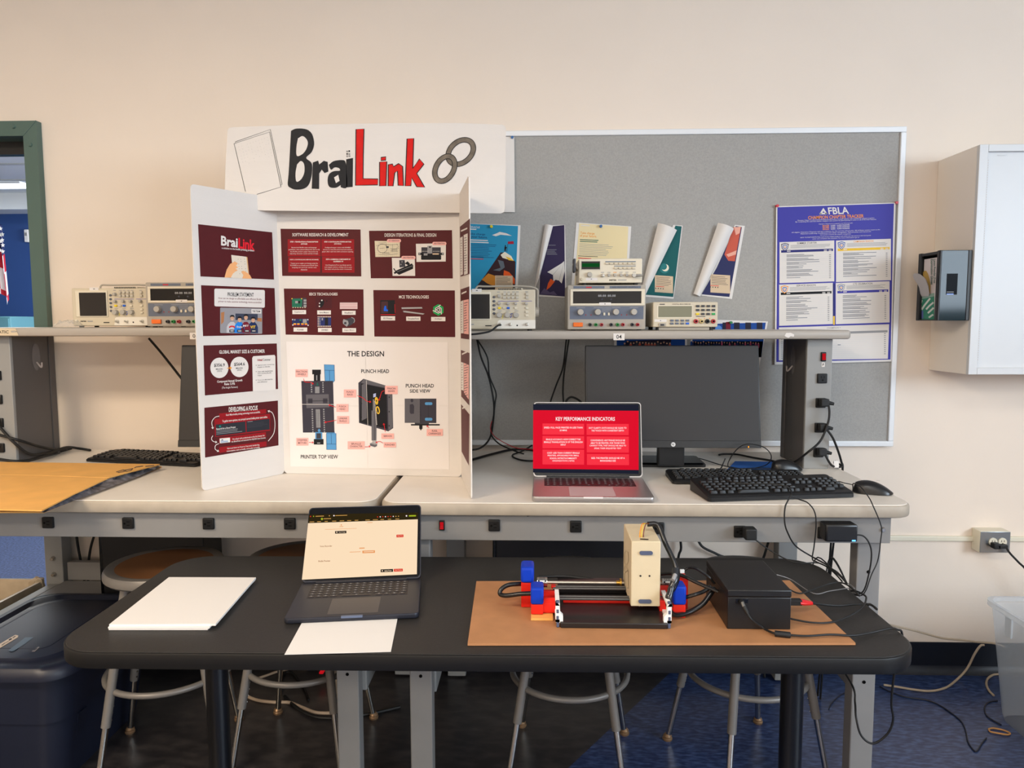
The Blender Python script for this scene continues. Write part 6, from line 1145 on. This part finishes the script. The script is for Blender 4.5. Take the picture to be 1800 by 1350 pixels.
tplug(751.5, 1440, 'black plugged cord in the riser post, middle of three, dropping right', [W(1452, 753, TY-.03), W(1464, 770, TY-.025), W(1474, 795, TY), W(1479, 812, TY+.02), Vector((1.056, TY+.02, ZB)), Vector((1.058, TY+.04, ZB-.08)), Vector((1.06, TY+.1, .5)), Vector((1.06, TY+.15, .004))])
tplug(795, 1438, 'black plugged cord in the riser post, lowest of three', [W(1450, 797, TY-.032), W(1455, 808, TY-.03), W(1462, 818, TY-.02), Z(1472, 821, ZB+.005), Z(1480, 819, ZB+.006), Vector((1.05, 2.56, ZB+.006)), Vector((1.057, 2.562, ZB-.03)), Vector((1.06, 2.6, .5)), Vector((1.06, 2.66, .004))])
b = MB(); b.box(W(1466, 810, TY-.012), W(1474, 822, TY-.010), paper); single(b, 'cord_tag', 'small white tag on the lowest plugged cord of the riser post', 'tag')
b = MB(); q = Z(1423, 836, ZB+.008); b.box(q+Vector((-.012, -.006, -.006)), q+Vector((.006, .005, .001)), M('button_blue'), .001); b.box(q+Vector((.006, -.005, -.005)), q+Vector((.018, .004, 0)), silver, .0005); single(b, 'usb_dongle', 'small blue usb connector at the back of the chunky keyboard', 'connector')
cable('mouse_cable', 'thin cord between the chunky keyboard and the corner mouse', [Z(1474, 846, ZB+.03), Z(1484, 849, ZB+.028), Z(1492, 850.5, ZB+.022), Z(1498, 852, ZB+.012)], .0015)
cable('probe_cable', 'black cable plugged into the oscilloscope beside the display board', [W(880, 571, DY-.012), W(874, 573, DY-.05), W(862, 582, 2.405), W(845, 586, 2.40), W(825, 588, 2.40), W(800, 590, 2.41)], .0032)
strap = [W(262, 595, 2.765), W(285, 622, 2.74), W(312.5, 657, 2.70), W(330, 680, 2.62)]; cable('power_cable', 'black cord stretched diagonally from the left shelf behind the hidden monitor', strap, .0045)
BX = lambda P: [(W(x/3.6, 560+y/3.6, 2.47) if k == 'w' else PX(x/3.6, 560+y/3.6, -1.815) if k == 'x' else Z(x/3.6, 560+y/3.6, ZB+.007)) for x, y, k in P]
for pts, lab in (([(-60,640,'w'), (0,690,'w'), (95,790,'w'), (190,858,'x'), (300,850,'x'), (420,815,'x'), (500,822,'z'), (570,833,'z')], 'black cord lying behind the tan mailer, longest of the bundle'), ([(-40,720,'w'), (0,737,'w'), (92,762,'w'), (170,785,'x'), (240,806,'x'), (330,826,'x'), (420,830,'z')], 'black cord from the left riser post, upper of the bundle'), ([(-40,880,'w'), (0,890,'w'), (100,903,'w'), (200,893,'x'), (280,868,'x'), (360,846,'z'), (450,822,'z')], 'black cord from the left riser post, front of the bundle')): cable('power_cable', lab, BX(pts), .005)
for a, lab in ((((134, 935, 2.84), (137, 960, 2.84), (142, 985, 2.84), (147, 1003, 2.84)), 'black cord hanging behind the left bench leg, left strand'), (((168, 935, 2.84), (160, 960, 2.84), (156, 985, 2.84), (154, 1003, 2.84)), 'black cord hanging behind the left bench leg, right strand')): cable('power_cable', lab, [W(*p) for p in a]+[Vector((W(*a[-1]).x, 2.84, .3)), Vector((W(*a[-1]).x, 2.83, .006))], .005)
for a, lab in ((((1196, 948, 2.84), (1197, 965, 2.84), (1192, 985, 2.84)), 'black cord hanging on the wall behind the punch head'), (((1226, 948, 2.84), (1236, 962, 2.84), (1262, 975, 2.84), (1290, 992, 2.84)), 'black cord sagging along the wall under the bench'), (((1352, 948, 2.83), (1344, 975, 2.83), (1336, 1000, 2.83)), 'black cord hanging near the rear bench leg')): cable('power_cable', lab, [W(*p) for p in a]+[Vector((W(*a[-1]).x, 2.83, .3)), Vector((W(*a[-1]).x+.02, 2.8, .004))], .005)
# ================================================================ stools
sg = M('stool_grey', (120, 116, 112), .4, .2); seatw = M('stool_hardboard', (128, 84, 50), .5, noise=.12, nscale=8)
def stool(label, hs):
    t = thing('stool', label, 'stool', (0, 0, 0), 'round lab stools')
    b = MB(); b.lathe([(.155, hs-.035), (.172, hs-.034), (.178, hs-.028), (.178, hs-.012), (.172, hs-.002), (.158, hs), (.142, hs-.004)], sg, n=40); s_ = b.build('seat', t)
    b = MB(); b.lathe([(.144, hs-.006), (.144, hs-.0035), (.0005, hs-.003)], seatw, n=40); q = b.build('seat_inset', s_); q['label'] = 'brown hardboard seat inset'
    ring = .19; R1, R0 = .13, .251
    for k in range(4):
        a = math.radians(45+90*k); u = Vector((math.cos(a), math.sin(a), 0)); top = u*R1+Vector((0, 0, hs-.03)); bot = u*R0
        P = lambda z: bot.lerp(top, z/(hs-.03)); b = MB(); b.cyl(P(.20), P(hs-.03), .0135, sg, n=14); l_ = b.build('leg', t)
        b = MB(); b.cyl(P(.022), P(.205), .0095, chrome, n=12); b.build('extension_tube', l_)
        for z in (.215, .235, .255, .275): b = MB(); v = P(z); b.cyl(v-u*.012, v-u*.0155, .003, chrome, n=8); b.build('adjust_button', l_)
        b = MB(); v = P(0); b.lathe([(.0, 0), (.016, 0), (.017, .006), (.013, .01), (.015, .014), (.009, .022)], M('glide', (140, 112, 84), .35, .5), (v.x, v.y, 0), 14, False); b.build('glide', l_)
    b = MB(); z = .30; r = R0+(R1-R0)*z/(hs-.03)-.008; b.tube([(r*math.cos(i*math.pi/16), r*math.sin(i*math.pi/16), z) for i in range(33)], .0095, sg, 10, 2, True); b.build('foot_ring', t)
    return t
ST = [((-1.182, 2.226), .256, 'grey stool with brown seat, beside the navy storage tote'), ((-.766, 2.302), -.063, 'grey stool tucked under the left bench, behind the midnight laptop'), ((.108, 2.235), -.11, 'grey stool under the right bench, below the printing machine'), ((.670, 2.2515), .323, 'grey stool under the right bench, nearest the blue floor and right table leg')]
sa, sb_ = stool('', .648), stool('', .622)
for s_, ((x, y), rz, lab) in zip((sa, dup(sa), sb_, dup(sb_)), ST): s_.location = (x, y, 0); s_.rotation_euler = (0, 0, rz); s_['label'] = lab
# ================================================================ under the benches
def tower(x0, x1, label, z0=.3775):
    t = thing('computer_tower', label, 'computer tower', ((x0+x1)/2, 2.6, z0)); m_ = M('tower_black', (14, 14, 18), .4)
    b = MB(); b.box((x0, 2.612, z0+.004), (x1, 2.772, .775), m_, .004); b.build('case', t); b = MB(); b.box((x0-.012, 2.614, z0+.006), (x0, 2.77, .772), blackg, .004); b.build('front_bezel', t)
    for x in (x0+.03, x1-.03): b = MB(); b.box((x-.015, 2.62, z0), (x+.015, 2.77, z0+.005), rubber); b.build('foot', t)
tower(-1.628, -1.24, 'black computer tower on the lower shelf of the left bench'); tower(-.147, .325, 'black computer tower on the lower shelf behind the printing machine')
# power strip with red switch on the floor
t = thing('power_strip', 'power strip with glowing red switch on the dark floor under the left bench', 'power strip', (-.80, 2.72, 0))
b = MB(); a, q = Vector((-.80, 2.80, .02)), Vector((-.70, 2.52, .02)); dv_ = (q-a).normalized(); u_ = Vector((-dv_.y, dv_.x, 0))*.026; b.prism([a+u_-Vector((0, 0, .02)), a-u_-Vector((0, 0, .02)), q-u_-Vector((0, 0, .02)), q+u_-Vector((0, 0, .02))], (0, 0, .04), M('strip_beige', (150, 138, 124), .5)); b.build('body', t)
b = MB(); a = W(553, 1191, 2.62); b.box((a.x-.008, 2.70, .042), (a.x+.008, 2.73, .05), M('rocker_red'), .002); b.build('switch', t)
cable('extension_cable', 'beige extension cord curving over the dark floor under the left bench', [Z(340+x/4.737, 1150+y/4.737, .006) for x, y in ((415, 330), (480, 365), (560, 388), (680, 400), (800, 402), (900, 440), (1000, 480), (1080, 490), (1170, 485), (1260, 450))], .006, M('cord_beige', (170, 150, 130), .5))
cable('power_cable', 'black cord on the dark floor beside the beige extension cord', [Z(340+x/4.737, 1150+y/4.737, .006) for x, y in ((760, 350), (830, 420), (930, 490), (1040, 526), (1170, 532), (1300, 528), (1450, 500), (1560, 478), (1720, 440))], .006)
cable('extension_cable', 'beige cord running under the stool behind the midnight laptop', [Z(340+x/4.737, 1150+y/4.737, .006) for x, y in ((520, 205), (600, 180), (700, 145), (820, 120), (940, 110))], .005, M('cord_beige'))
cable('power_cable', 'black cord looping near the red-lit power strip', [Z(340+x/4.737, 1150+y/4.737, .006) for x, y in ((740, 300), (730, 210), (770, 150), (830, 160), (880, 230), (930, 300), (960, 380))], .0045)
# navy storage tote, left
nv_ = M('tote_navy', (24, 29, 46), .42, noise=.04, nscale=5); t = thing('storage_tote', 'navy plastic storage tote with lid on the floor left of the table', 'storage tote', (-1.6, 2.28, 0))
tx0, tx1, ty0, ty1, tz = -1.862, -1.374, 1.985, 2.598, .402
b = MB(); b.loft([[(x, y, z) for x, y in rr(tx0+i, ty0+i, tx1-i, ty1-i, .07, 6)] for i, z in ((.075, 0), (.07, .02), (.05, .2), (.049, .21), (.04, .215), (.028, tz-.045), (.01, tz-.04), (.01, tz-.03))], nv_); b.build('body', t)
for y in (2.12, 2.42): b = MB(); b.prism([(tx1-.075, y, .03), (tx1-.045, y, .2), (tx1-.052, y, .2), (tx1-.08, y, .03)], (0, .04, 0), nv_); b.build('rib', t)
b = MB(); L = [(0, tz-.036), (0, tz-.022), (.004, tz-.008), (.012, tz), (.03, tz), (.042, tz-.012), (.06, tz-.013), (.075, tz-.012), (.085, tz-.004)]
b.loft([[(x, y, z) for x, y in rr(tx0+i, ty0+i, tx1-i, ty1-i, .085, 7)] for i, z in L], nv_); b.loft([[(x, y, z) for x, y in rr(tx0+i, ty0+i, tx1-i, ty1-i, .03, 4)] for i, z in ((.13, tz-.004), (.135, tz-.008), (.145, tz-.008), (.15, tz-.003))], nv_, False, True); ld = b.build('lid', t)
zl_ = tz-.0025
b = MB(); d = Fr(b, (0, 0, zl_), (0, 0, 1), 0, 1040, 6.75); d.poly([(-20,632),(180,515),(218,522),(212,545),(0,672),(-30,700)], M('sticker_cream', (204, 190, 176), .6), 1); d.line([(20,640),(60,612)], 7, pblack, 2); d.line([(62,612),(105,588)], 5, pblack, 2); d.line([(105,578),(140,560)], 16, pblack, 2); d.line([(150,552),(185,530)], 9, pblack, 2); b.build('sticker', ld)
b = MB(); d = Fr(b, (0, 0, zl_), (0, 0, 1), 0, 1040, 6.75); d.poly([(98,700),(300,545),(400,542),(300,620),(165,705),(140,712)], M('sticker_teal', (36, 66, 88), .3), 1); b.build('sticker', ld)
b = MB(); d = Fr(b, (0, 0, zl_), (0, 0, 1), 0, 1040, 6.75); d.poly([(374,712),(455,655),(470,660),(410,715)], M('sticker_chip', (150, 146, 148), .5), 1); d.line([(400,700),(440,675)], 9, nv_, 2); b.build('sticker', ld)
# waste bin with liner
t = thing('waste_bin', 'grey waste bin lined with a clear plastic bag at the far left', 'waste bin', (-2.13, 2.66, 0)); gx = M('bin_grey', (92, 88, 84), .5)
wx0, wx1, wy0, wy1, wz = -2.43, -2.003, 2.40, 2.835, .36
b = MB(); b.loft([[(x, y, z) for x, y in rr(wx0+i, wy0+i, wx1-i, wy1-i, .05, 5)] for i, z in ((.06, 0), (.0, wz), (.008, wz), (.066, .01))], gx, True, True); b.build('body', t)
b = MB(); R = []; n_ = 64
for k, (i, z) in enumerate(((-.004, wz-.05), (-.007, wz-.02), (-.006, wz+.006), (.004, wz+.01), (.014, wz), (.03, wz-.14), (.05, wz-.34))):
    ring = rr(wx0+i, wy0+i, wx1-i, wy1-i, .05, 15); R.append([(x+.004*math.sin(j*2.1+k), y+.004*math.cos(j*1.7+k*2), z+.007*math.sin(j*1.3+k*.6)) for j, (x, y) in enumerate(ring)])
b.loft(R, M('bag_film', (196, 176, 148), .25, alpha=.8, noise=.15, nscale=12), False, True); q = b.build('liner_bag', t)
# translucent tote, right
t = thing('clear_tote', 'translucent plastic tote with blue and cardboard items inside, at the right edge', 'storage tote', (1.95, 2.3, 0)); cl = M('tote_clear', (206, 216, 224), .3, alpha=.36, spec=.5)
cx0, cx1, cy0, cy1, cz = 1.605, 2.25, 1.75, 2.60, .42
b = MB(); rings = [(.05, .0), (.045, .02), (.012, cz-.03), (.01, cz-.02), (0, cz-.018), (0, cz), (.012, cz), (.0135, cz-.014)]
b.loft([[(x, y, z) for x, y in rr(cx0+i, cy0+i, cx1-i, cy1-i, .05, 6)] for i, z in rings], cl, True, False); b.build('body', t)
for y in (2.44, 2.02): b = MB(); b.box((cx0+.006, y, cz-.09), (cx0+.014, y+.035, cz-.022), M('tote_rib', (214, 222, 228), .3, alpha=.6), .003); b.build('rib', t)
b = MB(); b.box((1.74, 2.18, .012), (2.05, 2.48, .30), M('item_blue', (42, 92, 158), .6), .02); single(b, 'blue_box', 'blue box inside the translucent tote', 'box')
b = MB(); b.box((1.78, 2.10, .305), (2.12, 2.46, .372), M('kraft_tan'), .003); single(b, 'cardboard_box', 'flat cardboard box on top inside the translucent tote', 'box')
b = MB(); b.box((1.70, 1.86, .012), (2.1, 2.14, .12), M('item_cream', (190, 176, 158), .6), .01); single(b, 'cream_box', 'pale box at the bottom of the translucent tote', 'box')
# cords on the right floor
k3 = lambda P, z=.005: [Z(1200+x/3, 1050+y/3, z) for x, y in P]
cb = M('cord_beige'); yy = WY-.02
cable('extension_cable', 'beige cord from behind the table along the wall to the translucent tote', [Vector((1.05, 2.8, .3))]+[W(1200+x/3, 1050+y/3, v) for x, y, v in ((1120, 152, 2.78), (1220, 175, 2.78), (1310, 200, 2.79), (1380, 217, 2.8), (1470, 225, 2.81), (1560, 236, 2.82), (1640, 243, 2.82), (1700, 262, 2.80))], .0042, M('cord_ivory', (176, 160, 138), .5))
cable('extension_cable', 'beige cord sweeping down the wall and over the blue floor', [W(1200+1590/3, 1050+252/3, 2.80), W(1200+1570/3, 1050+256/3, 2.80)]+[W(1200+1540/3, 1050+298/3, 2.80)]+[W(1700, 1175, 2.81)]+k3([(1450, 430), (1390, 475), (1310, 494), (1220, 487), (1130, 472), (1060, 462)], .005), .0042, M('cord_ivory'))
cable('extension_cable', 'beige cord loop at the side of the translucent tote', k3([(1665, 405), (1635, 410), (1608, 430), (1602, 460), (1618, 495), (1640, 517)], .005), .0042, M('cord_ivory'))
thin = M('cord_navy', (24, 26, 40), .5)
cable('thin_cable', 'thin dark cord wandering over the blue floor', k3([(1040, 470), (1100, 500), (1180, 526), (1280, 540), (1350, 566), (1420, 612), (1470, 655), (1492, 700), (1505, 760), (1530, 800), (1550, 812), (1575, 775), (1602, 742)], .003), .0024, thin)
cable('thin_cable', 'thin dark cord curling by the translucent tote', k3([(1660, 545), (1610, 555), (1592, 585), (1605, 625), (1640, 650), (1680, 672)], .003), .0024, thin)
cable('thin_cable', 'thin dark cord curving between the right stool and bench leg', k3([(770, 590), (785, 560), (820, 525), (860, 502), (900, 490)], .003), .002, thin)
b = MB(); b.tube([Z(1200+x/3, 1050+y/3, .004) for x, y in ((1614, 694), (1640, 690), (1690, 700), (1726, 716), (1712, 724), (1660, 716), (1622, 708), (1614, 694))], .0028, M('rubber_band', (196, 142, 82), .6), 8, 4, True); single(b, 'rubber_band', 'tan rubber band on the blue floor by the translucent tote', 'rubber band')
bpy.data.scenes.remove(TSC)
